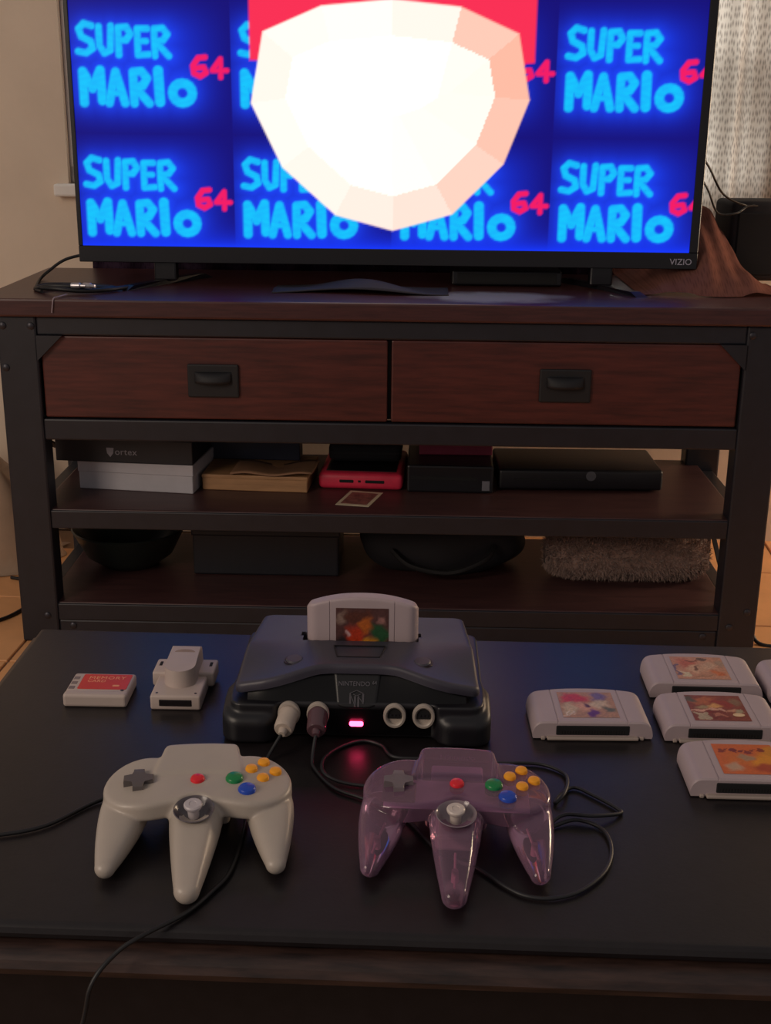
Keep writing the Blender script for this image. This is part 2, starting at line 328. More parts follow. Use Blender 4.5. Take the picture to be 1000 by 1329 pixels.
# the picture: tiled lettering on glowing blue, and a plain oval of cream and red light in the middle
def screen_rgb(X, Y):
    lx = X + (scx0 + scx1) / 2; z = Y + (scz0 + scz1) / 2
    px = ((lx - .124) % .3003) / .001416 + 95; tz = (1.1524 - z) % .237
    # each tile is drawn around its text block, with a margin above and left of it
    px = np.where(px > 95 + 202, px - .3003 / .001416, px); tz = np.where(tz > .200, tz - .237, tz); py = tz / .001341 + 25
    L = []
    L.append((poly_d(px, py, [(118, 33), (108, 30), (101, 37), (104, 47), (116, 53), (118, 62), (109, 68), (99, 66)]), 4.6))
    L.append((poly_d(px, py, [(127, 34), (127, 58), (133, 68), (141, 64), (143, 33)]), 4.6))
    L.append((poly_d(px, py, [(152, 70), (152, 35), (163, 34), (168, 43), (162, 51), (153, 51)]), 4.6))
    L.append((poly_d(px, py, [(190, 36), (177, 36), (177, 70), (191, 69)]), 4.5)); L.append((poly_d(px, py, [(177, 52), (188, 52)]), 4.2))
    L.append((poly_d(px, py, [(199, 71), (199, 36), (210, 35), (216, 43), (210, 51), (200, 52), (217, 71)]), 4.5))
    L.append((poly_d(px, py, [(103, 133), (103, 92), (115, 114), (126, 90), (127, 130)]), 6.2))
    L.append((poly_d(px, py, [(136, 133), (146, 92), (157, 133)]), 5.8)); L.append((poly_d(px, py, [(141, 120), (153, 120)]), 4.2))
    L.append((poly_d(px, py, [(169, 133), (169, 92), (180, 91), (187, 100), (181, 110), (170, 111), (189, 133)]), 5.8))
    L.append((poly_d(px, py, [(202, 90), (203, 131)]), 6.8))
    ang = np.linspace(0, 2 * np.pi, 17); L.append((poly_d(px, py, [(233 + 13 * math.cos(a), 119 + 13 * math.sin(a)) for a in ang]), 6.4))
    d = np.full(X.shape, 1e9)
    for dd, w in L: d = np.minimum(d, dd - w)
    R = [poly_d(px, py, [(264, 72), (255, 73), (248, 83), (249, 93), (257, 97), (265, 92), (262, 85), (250, 86)]) - 3.9, poly_d(px, py, [(284, 98), (284, 74), (273, 89), (292, 89)]) - 3.6]
    r = np.minimum(*R)
    # blue ground: brighter round the words, near black between the tiles
    g = np.exp(-(((px - 175) / 98) ** 4 + ((py - 84) / 72) ** 4)); near = np.exp(-np.maximum(d, 0) / 12)
    def mix(a, b, t): return a[None, None] * (1 - t[..., None]) + b[None, None] * t[..., None] if a.ndim == 1 else a * (1 - t[..., None]) + b[None, None] * t[..., None]
    A = lambda h: np.array(lin(h))
    c = mix(A('110a70'), A('1230da'), np.clip(.25 * g + .75 * g * (.45 + .55 * near), 0, 1))
    c = mix(c, A('1c48f4'), .6 * near * g)
    edge = np.exp(-np.abs(z - scz0) / .018); c = mix(c, A('1238ff'), .85 * edge)
    n = .5 + .5 * np.sin(px * .23 + 3 * np.sin(py * .19)) * np.sin(py * .31)
    c = mix(c, A('10bcf2'), sstep(1.8, -2.2, d) * (.82 + .18 * n)); c = mix(c, A('e81862'), sstep(1.6, -1.8, r))
    # a plain red oblong behind a plain cream gem cut in flat facets
    red = np.maximum(np.abs(lx - .708) - .262, 1.085 - z); t = sstep(.003, -.003, red)[..., None]; c = c * (1 - t) + A('ee2c50') * t
    gem = [(-.238, .105), (-.262, -.02), (-.205, -.135), (-.105, -.222), (.005, -.250), (.118, -.218), (.212, -.125), (.256, -.01), (.232, .105), (.125, .150), (0, .162), (-.130, .150)]
    gx, gz = lx - .708, z - 1.030; gd = np.full(X.shape, -1e9)
    core = (.0, -.01); tint = np.zeros(X.shape)
    for k, ((x0, z0), (x1, z1)) in enumerate(zip(gem, gem[1:] + gem[:1])):
        nx_, nz_ = (z1 - z0), -(x1 - x0); ln = math.hypot(nx_, nz_); nx_, nz_ = nx_ / ln, nz_ / ln
        dist = (gx - x0) * nx_ + (gz - z0) * nz_; gd = np.maximum(gd, dist)
        depth = 1 + dist / .16; win = dist > gd - 1e-9; shade = (.30, .22, .30, .42, .55, .75, .9, 1.0, .85, .3, .15, .2)[k]
        tint = np.where(win, np.where(dist > -.062, shade, shade * .25), tint)
    ball = mix(A('fffaf2') * 1.08, A('efa184'), np.clip(tint * .85, 0, 1))
    t = sstep(.002, -.003, gd)[..., None]; c = c * (1 - t) + ball * t
    return c
sw, shh = scx1 - scx0, scz1 - scz0
scr = link('screen', patch_me('screen', sw, shh, None, 420, 236, screen_rgb), print_mat('screen_light', .25, 1.12), tv, ((scx0 + scx1) / 2 - .70, .200 - .22, (scz0 + scz1) / 2 - .6725), (math.pi / 2, 0, 0))
v = link('maker_lettering', text_me('VIZIO', .0165, .0003, 1.0), mat('pale_grey_ink', lin('a9a4b4'), .5), tv, (1.2655 - .70, -.0245, .7285 - .6725), (math.pi / 2, 0, 0)); v['label'] = 'small pale lettering on the lower right of the bezel'
for c0 in (.27, 1.118):
    bm = bmesh.new()
    pts = [(-.075, -.11), (-.052, -.115), (.010, .0), (.075, .105), (.052, .115), (-.012, .012)]
    a = [bm.verts.new((x, y, .0)) for x, y in pts]; b2 = [bm.verts.new((x * .8, y * .9, .009)) for x, y in pts]
    bm.faces.new(a[::-1]); bm.faces.new(b2)
    for i in range(6): bm.faces.new((a[i], a[(i + 1) % 6], b2[(i + 1) % 6], b2[i]))
    bm_box(bm, -.022, .022, -.008, .02, .006, .050, .004, 2)
    if c0 > .7: bmesh.ops.scale(bm, vec=(-1, 1, 1), verts=bm.verts[:])
    link('foot', finish(bm, 'foot'), M_bezel, tv, (c0 - .70, 0, 0))

# ---------------------------------------------------------------- coffee table
CT = math.radians(-2.12); ct = thing('coffee_table', 'black coffee table with worn moulded front edge, in front of the television stand', 'coffee table', (-.4121, .7828, 0), CT)
CW, CD = 1.14, .530
def ring_profile(name, prof, m, par):
    bm = bmesh.new(); rows = []
    for d, z in prof: rows.append([bm.verts.new(p) for p in ((-d, -d, z), (CW + d, -d, z), (CW + d, CD + d, z), (-d, CD + d, z))])
    for a, b_ in zip(rows, rows[1:]):
        for i in range(4): bm.faces.new((a[i], a[(i + 1) % 4], b_[(i + 1) % 4], b_[i]))
    bm.faces.new(rows[0]); bm.faces.new(rows[-1][::-1]); return link(name, finish(bm, name, True, 28), m, par)
ring_profile('table_top', [(0, TZ), (.003, TZ - .0006), (.006, TZ - .003), (.0075, TZ - .007), (.0065, TZ - .011), (.002, TZ - .014)], M_table, ct)
ring_profile('edge_moulding', [(.0018, TZ - .0141), (.009, TZ - .0150), (.016, TZ - .0165), (.021, TZ - .020), (.0235, TZ - .026), (.0215, TZ - .032), (.014, TZ - .037), (.004, TZ - .041), (-.01, TZ - .043)], M_lip, ct)
box('apron', (.02, CW - .02, .02, CD - .02, .20, TZ - .0435), M_table, ct, .004)
for lx in (.025, CW - .095):
    for ly in (.025, CD - .095): box('leg', (lx, lx + .07, ly, ly + .07, 0, .1995), M_table, ct, .005)

# ---------------------------------------------------------------- game cartridges
CWD, CHT, CTK = .116, .075, .0185
def cart_outline(n=40):
    """front edge at y=0, back edge arched up to y=CHT"""
    pts = []; hw = CWD / 2; ys = CHT - .0095; r = .009
    return hw, ys, r
def cart_shell():
    bm = bmesh.new(); hw = CWD / 2; nx, ny = 48, 16
    def back(x): return CHT - .0105 * (abs(x) / hw) ** 2.2
    def edge(x, rc=.0055):           # rounded back corners
        b = back(x); k = max(0, abs(x) - (hw - rc)) / rc; return b - rc * (1 - math.sqrt(max(0, 1 - k * k)))
    def ztop(x):
        a = abs(x); s = max(0, a - .0455) / (hw - .0455); return .005 + (CTK - .005) * math.sqrt(max(0, 1 - s ** 2.6))
    xs = sorted({hw * math.sin(math.pi / 2 * (i / (nx / 2) - 1)) for i in range(nx + 1)} | {s * g for s in (-1, 1) for g in (.0328, .0332, .0338, .0342)})
    T = []; Bt = []
    fr = [0, .02, .05, .12, .22, .34, .46, .58, .70, .80, .88, .94, .968, .98, .99, .996, 1.0]
    for x in xs:
        e = edge(x); zt = ztop(x); groove = .0007 if .0330 < abs(x) < .0340 else 0
        col = []
        for f in fr:
            y = e * f; dz = 0
            df = y; db = e - y
            if df < .0015: dz -= .0015 * (1 - math.sqrt(1 - (1 - df / .0015) ** 2))
            if db < .0024: dz -= .0024 * (1 - math.sqrt(max(0, 1 - (1 - db / .0024) ** 2)))
            col.append(bm.verts.new((x, y, zt + dz - groove)))
        T.append(col); Bt.append([bm.verts.new((x * .985, 0.0, .0012)), bm.verts.new((x * .985, e * .99, .0012))])
    n = len(xs)
    for i in range(n - 1):
        for j in range(len(fr) - 1): bm.faces.new((T[i][j], T[i + 1][j], T[i + 1][j + 1], T[i][j + 1]))
        bm.faces.new((Bt[i][0], Bt[i + 1][0], T[i + 1][0], T[i][0])); bm.faces.new((T[i][-1], T[i + 1][-1], Bt[i + 1][1], Bt[i][1])); bm.faces.new((Bt[i + 1][0], Bt[i][0], Bt[i][1], Bt[i + 1][1]))
    bm.faces.new([Bt[0][1], Bt[0][0]] + T[0]); bm.faces.new([Bt[-1][0], Bt[-1][1]] + T[-1][::-1])
    return finish(bm, 'shell', True, 38)
shell_me = cart_shell(); shell_me.materials.append(M_cart)
slot_me = (lambda bm: (bm_box(bm, -.0355, .0355, -.0008, .004, .0045, .0150, .001, 1), finish(bm, 'slot'))[1])(bmesh.new()); slot_me.materials.append(M_hole)
lipb = bmesh.new(); bm_box(lipb, -.044, .044, -.0045, .006, .0008, .0040, .0012, 2); bm_box(lipb, -.0495, -.0455, -.002, .004, 0, .0035, .0008, 1); bm_box(lipb, .0455, .0495, -.002, .004, 0, .0035, .0008, 1)
lip_me = finish(lipb, 'bottom_lip'); lip_me.materials.append(M_cartlow)
pinb = bmesh.new(); [bm_box(pinb, -.031 + i * .0026, -.0298 + i * .0026, -.0012, .0005, .0065, .0095) for i in range(24)]
pin_me = finish(pinb, 'contact_strip'); pin_me.materials.append(mat('dull_contact', lin('171312'), .6))
LW, LH = .0545, .0545
def label_rgb(style):
    A = lambda h: np.array(lin(h))
    def f(X, Y):
        u, v = X / LW + .5, Y / LH + .5; r0 = style['seed']; u = u + .035 * np.sin(13 * v + r0) + .02 * np.sin(31 * v + 17 * u + r0); v = v + .035 * np.sin(11 * u + 2 * r0) + .02 * np.sin(29 * u - 13 * v); c = np.ones(X.shape + (3,)) * A(style['bg'])
        for (cu, cv, ru, rv, col) in style['blobs']:
            wob = 1 + .18 * np.sin(9 * u + cu * 20) * np.cos(8 * v + cv * 30)
            t = sstep(1.35, .55, np.sqrt(((u - cu) / ru) ** 2 + ((v - cv) / rv) ** 2) * wob)[..., None]; c = c * (1 - t) + A(col) * t
        for (u0, v0, u1, v1, col) in style['bars']:
            t = ((u > u0) & (u < u1) & (v > v0) & (v < v1))[..., None]; c = np.where(t, A(col), c)
        n = np.sin(u * 57 + 3 * np.sin(v * 31)) * np.sin(v * 49 + 2 * np.sin(u * 27)); return np.clip(.80 * c * (1 + style.get('n', .22) * n[..., None]), 0, 1)
    return f
CARTS = [
 dict(name='mid', seed=1, bg='be8c60', blobs=[(.28, .74, .30, .17, 'd03a26'), (.42, .42, .2, .18, 'dca07a'), (.72, .82, .14, .2, '7c6488'), (.72, .5, .18, .16, 'd8bc98'), (.56, .2, .1, .16, '6c3070'), (.85, .28, .12, .1, '6e6a40'), (.5, .5, .05, .1, '5a2420'), (.14, .3, .14, .22, 'd2b48c')], bars=[(.03, .06, .25, .10, 'e0c0a0'), (.08, .11, .11, .24, 'e6d0b8'), (.16, .11, .19, .24, 'e6d0b8')]),
 dict(name='back', seed=2, bg='c98f72', blobs=[(.28, .68, .2, .22, 'c4664c'), (.5, .5, .2, .2, 'd0a080'), (.7, .62, .14, .16, 'd0a68a'), (.8, .28, .14, .12, 'd2703c'), (.38, .5, .1, .2, 'dcae8c'), (.45, .5, .04, .12, '7c4c34'), (.9, .75, .08, .14, 'ae8e78')], bars=[(.0, .12, .07, .62, '7a6276'), (.1, .08, .25, .3, 'dccaa8'), (.28, .8, .52, .86, '8c4c34'), (.56, .8, .72, .92, '6e5040'), (.3, .1, .68, .15, 'b07c58')]),
 dict(name='front', seed=3, bg='8a3a2c', blobs=[(.3, .78, .28, .14, 'b8643c'), (.62, .66, .2, .14, '9c2c24'), (.42, .55, .14, .1, 'e2a25e'), (.86, .74, .1, .16, '8e6a50'), (.08, .85, .1, .14, '5c5242'), (.22, .55, .12, .06, 'a88e66'), (.78, .42, .09, .06, 'cf9272')], bars=[(.04, .38, .66, .46, 'd8a088'), (.06, .06, .28, .34, 'b9a488'), (.30, .04, .62, .36, '7c2418'), (.37, .15, .58, .26, 'b97058'), (.84, .3, .96, .46, 'a89878')]),
 dict(name='orange', seed=4, bg='d8672c', blobs=[(.78, .45, .22, .22, 'e8941e'), (.78, .2, .26, .14, 'b44020'), (.3, .5, .22, .2, 'd8702c'), (.46, .56, .14, .10, 'b08a6a'), (.24, .2, .14, .14, 'c8a084'), (.95, .75, .1, .2, 'd88a1c')], bars=[(.10, .72, .2, .82, '8c2a1c'), (.22, .74, .27, .82, '8c2a1c'), (.3, .72, .42, .82, '7c2030'), (.44, .74, .5, .82, '7c2030'), (.52, .72, .64, .82, '8c2a30'), (.66, .74, .72, .83, '8c2a20'), (.76, .74, .88, .84, '8c2a1c')], n=.1),
 dict(name='console', seed=5, bg='5a3a38', blobs=[(.36, .42, .18, .24, 'c03c22'), (.62, .2, .28, .2, 'd89030'), (.84, .5, .18, .2, '2c5636'), (.56, .66, .12, .2, 'c06428'), (.12, .78, .12, .14, '8c7268'), (.14, .2, .18, .24, '30282c'), (.4, .85, .3, .12, '5c3228'), (.18, .46, .05, .05, 'c8a0a0'), (.42, .06, .07, .06, 'c49a88'), (.88, .78, .08, .08, 'a0706a')], bars=[(.78, .06, .96, .26, 'c8a070')]),
 dict(name='edge', seed=6, bg='a88470', blobs=[(.4, .6, .3, .2, '9c4c3a')], bars=[]),
]
def cartridge(style, label, loc, rz, seal=False, loose=False):
    t = thing('game_cartridge', label, 'cartridge', loc, rz, None)
    sh = link('shell', shell_me, None, t); link('slot', slot_me, None, t); link('bottom_lip', lip_me, None, t); link('contact_strip', pin_me, None, t)
    lab = link('sticker', patch_me('sticker', LW, LH, None, 54, 46, label_rgb(style)), M_print, t, (0, .0095 + LH / 2, CTK + .00025)); lab.data.name = 'sticker'
    if seal:
        s = link('seal', lathe_me('seal', [(0, .0003), (.0058, .0003), (.0058, 0)], 24), mat('gold_seal', lin('d8b890'), .4), lab, (.0175, -.0150, .0002)); s.scale = (1, .62, 1)
    return t
GC = 'game cartridges lying on the table'
def place(style, label, cx, cy, rz, **k):
    off = Matrix.Rotation(rz, 3, 'Z') @ Vector((0, -.0375, 0)); t = cartridge(style, label, (cx + off.x, cy + off.y, TZ), rz, **k); t['group'] = GC; return t
place(CARTS[0], 'grey game cartridge with red and cream sticker lying alone right of the console', .2014, 1.101, math.radians(.27))
place(CARTS[1], 'grey game cartridge with pale salmon sticker, farthest back on the right of the table', .3333, 1.1891, math.radians(-1.8))
place(CARTS[2], 'grey game cartridge with dark red sticker and gold oval seal, right side of the table', .3286, 1.097, math.radians(-1.1), seal=True)
place(CARTS[3], 'grey game cartridge with bright orange sticker, nearest the viewer at the right edge', .3303, .996, math.radians(-1.5))
place(CARTS[5], 'grey game cartridge mostly cut off by the right edge of the photo, at the back', .4545, 1.180, math.radians(-1.5))

# ---------------------------------------------------------------- game console
CX, CY, CR = -.0240, 1.138, math.radians(-1.2)
con = thing('game_console', 'charcoal game console with a cartridge standing in its top and a glowing red light', 'game console', (CX, CY, TZ), CR); con.scale = (.985, 1, 1.15)
def deck_z(x, y):
    """deck height (mm) with x in -130..130, y from the front -95 to the back 95"""
    ax = abs(x); t = max(0, min(1, (y + 80) / 170)); z = 61.5 - 11.5 * t ** 1.3
    fx = max(0, ax - 38) / 80; fy = max(0, min(1, (10 - y) / 80)); z -= (16.5 * min(1, fx) ** 1.15 if fx > 0 else 0) * (fy * fy * (3 - 2 * fy))
    return z
def lip_y(x):
    a = abs(x) / 120; s = max(0, min(1, (abs(x) - 20) / 62)); return -62 - 15 * (s * s * (3 - 2 * s)) + 7 * max(0, a - .75) / .25
def half_w(y): t = max(0, min(1, (y + 80) / 170)); return 120.5 - 11.5 * t ** .9
def deck_me():
    bm = bmesh.new()
    us = sorted({math.sin(math.pi / 2 * (i / 30 - 1)) * .6 + (i / 30 - 1) * .4 for i in range(61)} | {s_ * q for s_ in (-1, 1) for q in (.5205, .5235)})
    nv = 80; V = []
    vsn = [0, .004, .012, .03] + [i / nv for i in range(3, nv - 1)] + [.975, .99, .997, 1.0]; vsn = sorted(set(vsn))
    for v in vsn:
        row = []
        for u in us:
            x0 = u * 120; yf = lip_y(x0); yb = 92 - 0.0
            # rounded back corners
            au = abs(u); k = max(0, au - .87) / .13; yb -= 16 * (1 - math.sqrt(max(0, 1 - k * k)))
            kf = max(0, au - .94) / .06; yf += 7 * (1 - math.sqrt(max(0, 1 - kf * kf)))
            y = yf + (yb - yf) * v; x = u * half_w(y); z = deck_z(x, y)
            d = min((1 - au) * half_w(y), y - yf + .0, yb - y); rr = 3.4 if y < 0 else 5.0
            if d < rr: z -= rr * (1 - math.sqrt(max(0, 1 - (1 - d / rr) ** 2)))
            if abs(x) < 59.3 and 6.8 < y < 30: z = min(z, 22)
            row.append(bm.verts.new((x * .001, y * .001, z * .001)))
        V.append(row)
    nu = len(us)
    for j in range(len(vsn) - 1):
        for i in range(nu - 1): bm.faces.new((V[j][i], V[j][i + 1], V[j + 1][i + 1], V[j + 1][i]))
    loop = V[0] + [r[-1] for r in V[1:]] + V[-1][-2::-1] + [r[0] for r in V[-2:0:-1]]
    def ring(src, fz, ins): 
        out = []
        for q in src: out.append(bm.verts.new((q.co.x * ins, q.co.y * ins if q.co.y > 0 else q.co.y, fz(q.co))))
        return out
    r1 = ring(loop, lambda c: max(c.z - .0035, .030) if c.y < -.03 else .030, 1.0); r2 = ring(r1, lambda c: c.z - .001, .985)
    for a, b_ in ((loop, r1), (r1, r2)):
        for i in range(len(a)): bm.faces.new((a[i], a[(i + 1) % len(a)], b_[(i + 1) % len(a)], b_[i]))
    return finish(bm, 'top_shell', True, 50)
link('top_shell', deck_me(), M_char, con)
# lower shell with a hollowed front and two projecting front feet
def base_sdf(X, Y, Z):
    d2 = rbox2(X, Y, 0, 2, 123, 88, 14); d = np.maximum(d2, np.abs(Z - 18) - 15.5)
    for s in (-1, 1):
        pod = rbox2(X, Y, s * 103, -60, 27.5, 35, 19); top = Z - (32.0 - .24 * np.maximum(-(Y + 58), 0)); pod = smax(smax(pod, top, 8), 1.5 - Z, 1.5); d = smin(d, pod, 3)
    hol = rbox2(X, Y, 0, -97, 78, 18, 8); d = smax(d, -hol, 2); return d
link('lower_shell', surface_nets('lower_shell', base_sdf, (-135, -99, -1), (135, 94, 41), 2.0), M_pod, con)
# front fascia under the eyelid-shaped lip
def fasc(x, z, out=0.0):
    ly_ = lip_y(x); z1 = deck_z(x, ly_) - 3.0; t = max(0, min(1, (z - 30) / max(1, z1 - 30))); return -79.5 + (ly_ + 9.0 + 79.5) * t ** 1.0 - out
def fascia(u, v):
    x = (u * 2 - 1) * 106; z0 = 5; z1 = deck_z(x, lip_y(x)) - 3.0; z = z0 + (z1 - z0) * v; return (x * .001, fasc(x, z) * .001, z * .001)
link('fascia', grid_me('fascia', fascia, 44, 24, True), mat('glossy_black_fascia', lin('060507'), .3, spec=.3), con)
def logo_panel(u, v):
    a = u * 2 - 1; x = a * (19 + 4.5 * v); z0 = 29.0 + 3.0 * abs(a) ** 3; z1 = 55.0 - 1.0 * abs(a) ** 3; z = z0 + (z1 - z0) * v; return (x * .001, fasc(x, z, .9) * .001, z * .001)
lp = link('logo_panel', grid_me('logo_panel', logo_panel, 14, 12, True, .0006), mat('gloss_black_panel', lin('09080c'), .4), con)
M_ink = mat('silver_grey_ink', lin('58555c'), .5)
def on_fascia(z): a = math.atan2(2.0, fasc(0, z + 1) - fasc(0, z - 1)); return (fasc(0, z, 1.5) * .001, z * .001, a)
y_, z_, a_ = on_fascia(45.5); link('lettering', text_me('NINTENDO', .0058, .0002, 1.02), M_ink, lp, (-.0028, y_, z_), (a_, 0, 0)); link('lettering', text_me('64', .0044, .0002, 1.0), M_ink, lp, (.0170, y_ , z_ + .0012), (a_, 0, 0))
ey, ez, ea = on_fascia(35.5)
# the four-sided cube emblem made of open N shapes
bm = bmesh.new()
for (x0, z0, x1, z1) in ((-5, -3, -5, 4), (-1.3, -5, -1.3, 2), (1.3, -5, 1.3, 2), (5, -3, 5, 4), (-5, 3.6, -1.3, -4.6), (1.3, 1.6, 5, -2.6), (-5, 4.2, 0, 6.2), (0, 6.2, 5, 4.2), (-2.6, 3.4, 0, 2.2), (0, 2.2, 2.6, 3.4)):
    p_, q_ = Vector((x0, 0, z0)) * .00125, Vector((x1, 0, z1)) * .00125; L = (q_ - p_).length; mm = Matrix.Translation(p_) @ (q_ - p_).to_track_quat('Z', 'Y').to_matrix().to_4x4(); bm_box(bm, -.0009, .0009, -.0003, .0003, -.0004, L + .0004, 0, 1, mm)
link('emblem', finish(bm, 'emblem'), mat('dim_emblem_ink', lin('48454b'), .5), lp, (0, ey, ez), (ea - math.pi / 2, 0, 0))
led = link('power_light', prism_me('power_light', rrect(.0135, .0042, .0018, 5), 0, .0012, .0004), emis('red_led', lin('ff3868'), 14.0), con, (0, -.0815, .0158), (math.pi / 2, 0, 0)); led['label'] = 'glowing pink red power light'
ring_me = lathe_me('controller_port', [(0, .0008), (.0072, .0008), (.0076, .0034), (.0086, .0044), (.0104, .0040), (.0109, .0028), (.0109, 0)], 36); M_ring = mat('pale_grey_ring', lin('a79c92'), .45)
ring_me.materials.append(M_ring)
keyed = [(.0066 * math.cos(a), .0066 * math.sin(a)) for a in [math.radians(-20 + 220 * i / 20) for i in range(21)]]
for x in (-.065, -.037, .037, .065):
    p = link('controller_port', ring_me, None, con, (x, -.0812, .0245), (math.pi / 2, 0, 0))
    link('socket', prism_me('socket', keyed, .0010, .0020), M_hole, p, (0, -.0004, 0))
    pb = bmesh.new(); [bm_box(pb, -.0008 + dx, .0008 + dx, -.0002, .0014, .0019, .0028) for dx in (-.0035, 0, .0035)]; link('pin', finish(pb, 'pin'), M_bolt, p)
btn = [(.0095 * math.cos(a), .0095 * math.sin(a)) for a in [2 * math.pi * i / 28 for i in range(28)]]
for x, nm in ((-.063, 'power_switch'), (.063, 'reset_button')):
    z = deck_z(x * 1000, -42) * .001; o = link(nm, lathe_me(nm, [(0, .0022), (.0075, .0020), (.0088, .0008), (.0090, -.002)], 30), M_char, con, (x, -.042, z - .0004), (math.radians(3), 0, 0))
    link('button_rim', lathe_me('button_rim', [(.0092, -.001), (.0092, .0005), (.0106, .0005), (.0106, -.001)], 30), M_pod, o)
lid = [(-.026, .016), (.026, .016), (.021, -.013), (-.021, -.013)]
bm = bmesh.new(); 
for (a, b_) in zip(lid, lid[1:] + lid[:1]):
    p, q = Vector((*a, 0)), Vector((*b_, 0)); mm = Matrix.Translation(p) @ (q - p).to_track_quat('X', 'Z').to_matrix().to_4x4(); bm_box(bm, 0, (q - p).length, -.0004, .0004, -.001, .0003, 0, 1, mm)
link('lid_seam', finish(bm, 'lid_seam'), M_pod, con, (0, -.028, .0597), (math.radians(-2), 0, 0))
# cartridge standing in the console slot
t = cartridge(CARTS[4], 'grey game cartridge with busy colourful sticker standing upright in the console slot', (CX + .0022, CY + .0095, TZ + .0315), CR); t.scale = (.975,) * 3; t.rotation_euler = (math.radians(90), 0, CR); t.location = (CX + .0022, CY + .0275, TZ + .0370)

# ---------------------------------------------------------------- game controllers
def ctrl_sdf(X, Y, Z):
    xa = np.abs(X); wing = np.hypot(xa - 44.5, Y - 1) - 33.5; mid = rbox2(X, Y, 0, 0, 46, 27, 6); body2 = smin(wing, mid, 10)
    tab2 = rbox2(X, Y, 0, 29.5 - .0022 * X ** 2, 32 + (Y - 45) * -.16, 21, 5)
    tilt = 43.5 + .11 * Y - .0028 * np.maximum(xa - 26, 0) ** 2 * .8
    def slab(d2, zt, zb, r): qx = d2 + r; qz = np.maximum(Z - zt, zb - Z) + r; return np.hypot(np.maximum(qx, 0), np.maximum(qz, 0)) + np.minimum(np.maximum(qx, qz), 0) - r
    body = slab(body2, tilt, 25 + .05 * Y, 3.4); tab = slab(tab2, 44.5 + .13 * Y, 15, 3.5); d = smin(body, tab, 2.5)
    side = cone_sdf(xa, Y, Z, (59.5, -8, 20), (66.2, -76.0, 11.2), 20.0, 8.2, 1.0, 1.55); side = smax(side, Z - (33.5 + .215 * (Y + 20)), 8); d = smin(d, side, 1.6)
    cen = cone_sdf(X, Y, Z, (0, -22, 20), (0, -109, 11.4), 22.0, 10.0, 1.0, 1.25); cen = smax(cen, Z - (40.6 + .225 * (Y + 20)), 4.0); cen = smax(cen, 2.0 - Z, 2); d = smin(d, cen, 4.0)
    back = slab(rbox2(X, Y, 0, 17, 26, 24, 5), 38, 3, 3.5); d = smin(d, back, 3)
    bowl = np.sqrt(X ** 2 + (Y + 37.5) ** 2 + (Z - 49.5) ** 2) - 20.0; d = smax(d, -bowl, .8); return d
LO, HI = (-86, -124, -1), (86, 52, 56)
body_me = surface_nets('body', ctrl_sdf, LO, HI, 1.4)
clear_me = body_me.copy()
M_clear = bpy.data.materials.new('clear_purple_plastic'); M_clear.use_nodes = True; nt = M_clear.node_tree; b = nt.nodes['Principled BSDF']
nt.nodes.remove(b)
k1 = nt.nodes.new('ShaderNodeBsdfTransparent'); k1.inputs[0].default_value = (*lin('e8c8d8'), 1); k2 = nt.nodes.new('ShaderNodeBsdfDiffuse'); k2.inputs[0].default_value = (*lin('d8a8cc'), 1)
k3 = nt.nodes.new('ShaderNodeBsdfGlossy'); k3.inputs['Roughness'].default_value = .12; lw = nt.nodes.new('ShaderNodeFresnel'); lw.inputs[0].default_value = 1.5
x1 = nt.nodes.new('ShaderNodeMixShader'); lf = nt.nodes.new('ShaderNodeLayerWeight'); lf.inputs[0].default_value = .35; mr = nt.nodes.new('ShaderNodeMapRange'); mr.inputs['To Min'].default_value = .07; mr.inputs['To Max'].default_value = .42; nt.links.new(lf.outputs['Facing'], mr.inputs[0]); nt.links.new(mr.outputs[0], x1.inputs[0]); x2 = nt.nodes.new('ShaderNodeMixShader'); nt.links.new(k1.outputs[0], x1.inputs[1]); nt.links.new(k2.outputs[0], x1.inputs[2])
nt.links.new(lw.outputs[0], x2.inputs[0]); nt.links.new(x1.outputs[0], x2.inputs[1]); nt.links.new(k3.outputs[0], x2.inputs[2]); nt.links.new(x2.outputs[0], nt.nodes['Material Output'].inputs[0])
btn_me = {}
def round_button(r, h): return lathe_me('button', [(0, h), (r * .6, h - .0002), (r * .86, h - .0009), (r, h - .0024), (r, -.004), (0, -.004)], 28)
B_start, B_ab, B_c = round_button(.0060, .0052), round_button(.0074, .0055), round_button(.0052, .0050)
dp = [(s * .0042 * a + 0, 0) for a in (1,) for s in (1,)]
w_, l_ = .0044, .0122
cross = [(-w_, -l_), (w_, -l_), (w_, -w_), (l_, -w_), (l_, w_), (w_, w_), (w_, l_), (-w_, l_), (-w_, w_), (-l_, w_), (-l_, -w_), (-w_, -w_)]
cross_me = prism_me('direction_pad', cross, -.004, .0062, .001, 2, True, 30)
bowl_me = lathe_me('stick_bowl', [(.0160, .0006), (.0166, .0016), (.0160, .0020), (.0150, .0010), (.0125, -.0030), (.0085, -.0058), (.0052, -.0066), (0, -.0066)], 40, 60)
stick_me = lathe_me('thumb_stick', [(0, .0082), (.0030, .0080), (.0034, .0086), (.0064, .0086), (.0074, .0076), (.0074, .0060), (.0066, .0046), (.0048, .0032), (.0044, -.006), (0, -.006)], 30)
def topz(x, y):
    lo, hi = 15.0, 60.0
    for z in np.arange(58, 8, -.5):
        if ctrl_sdf(np.array([x]), np.array([y]), np.array([z]))[0] < 0: return z * .001
    return .04
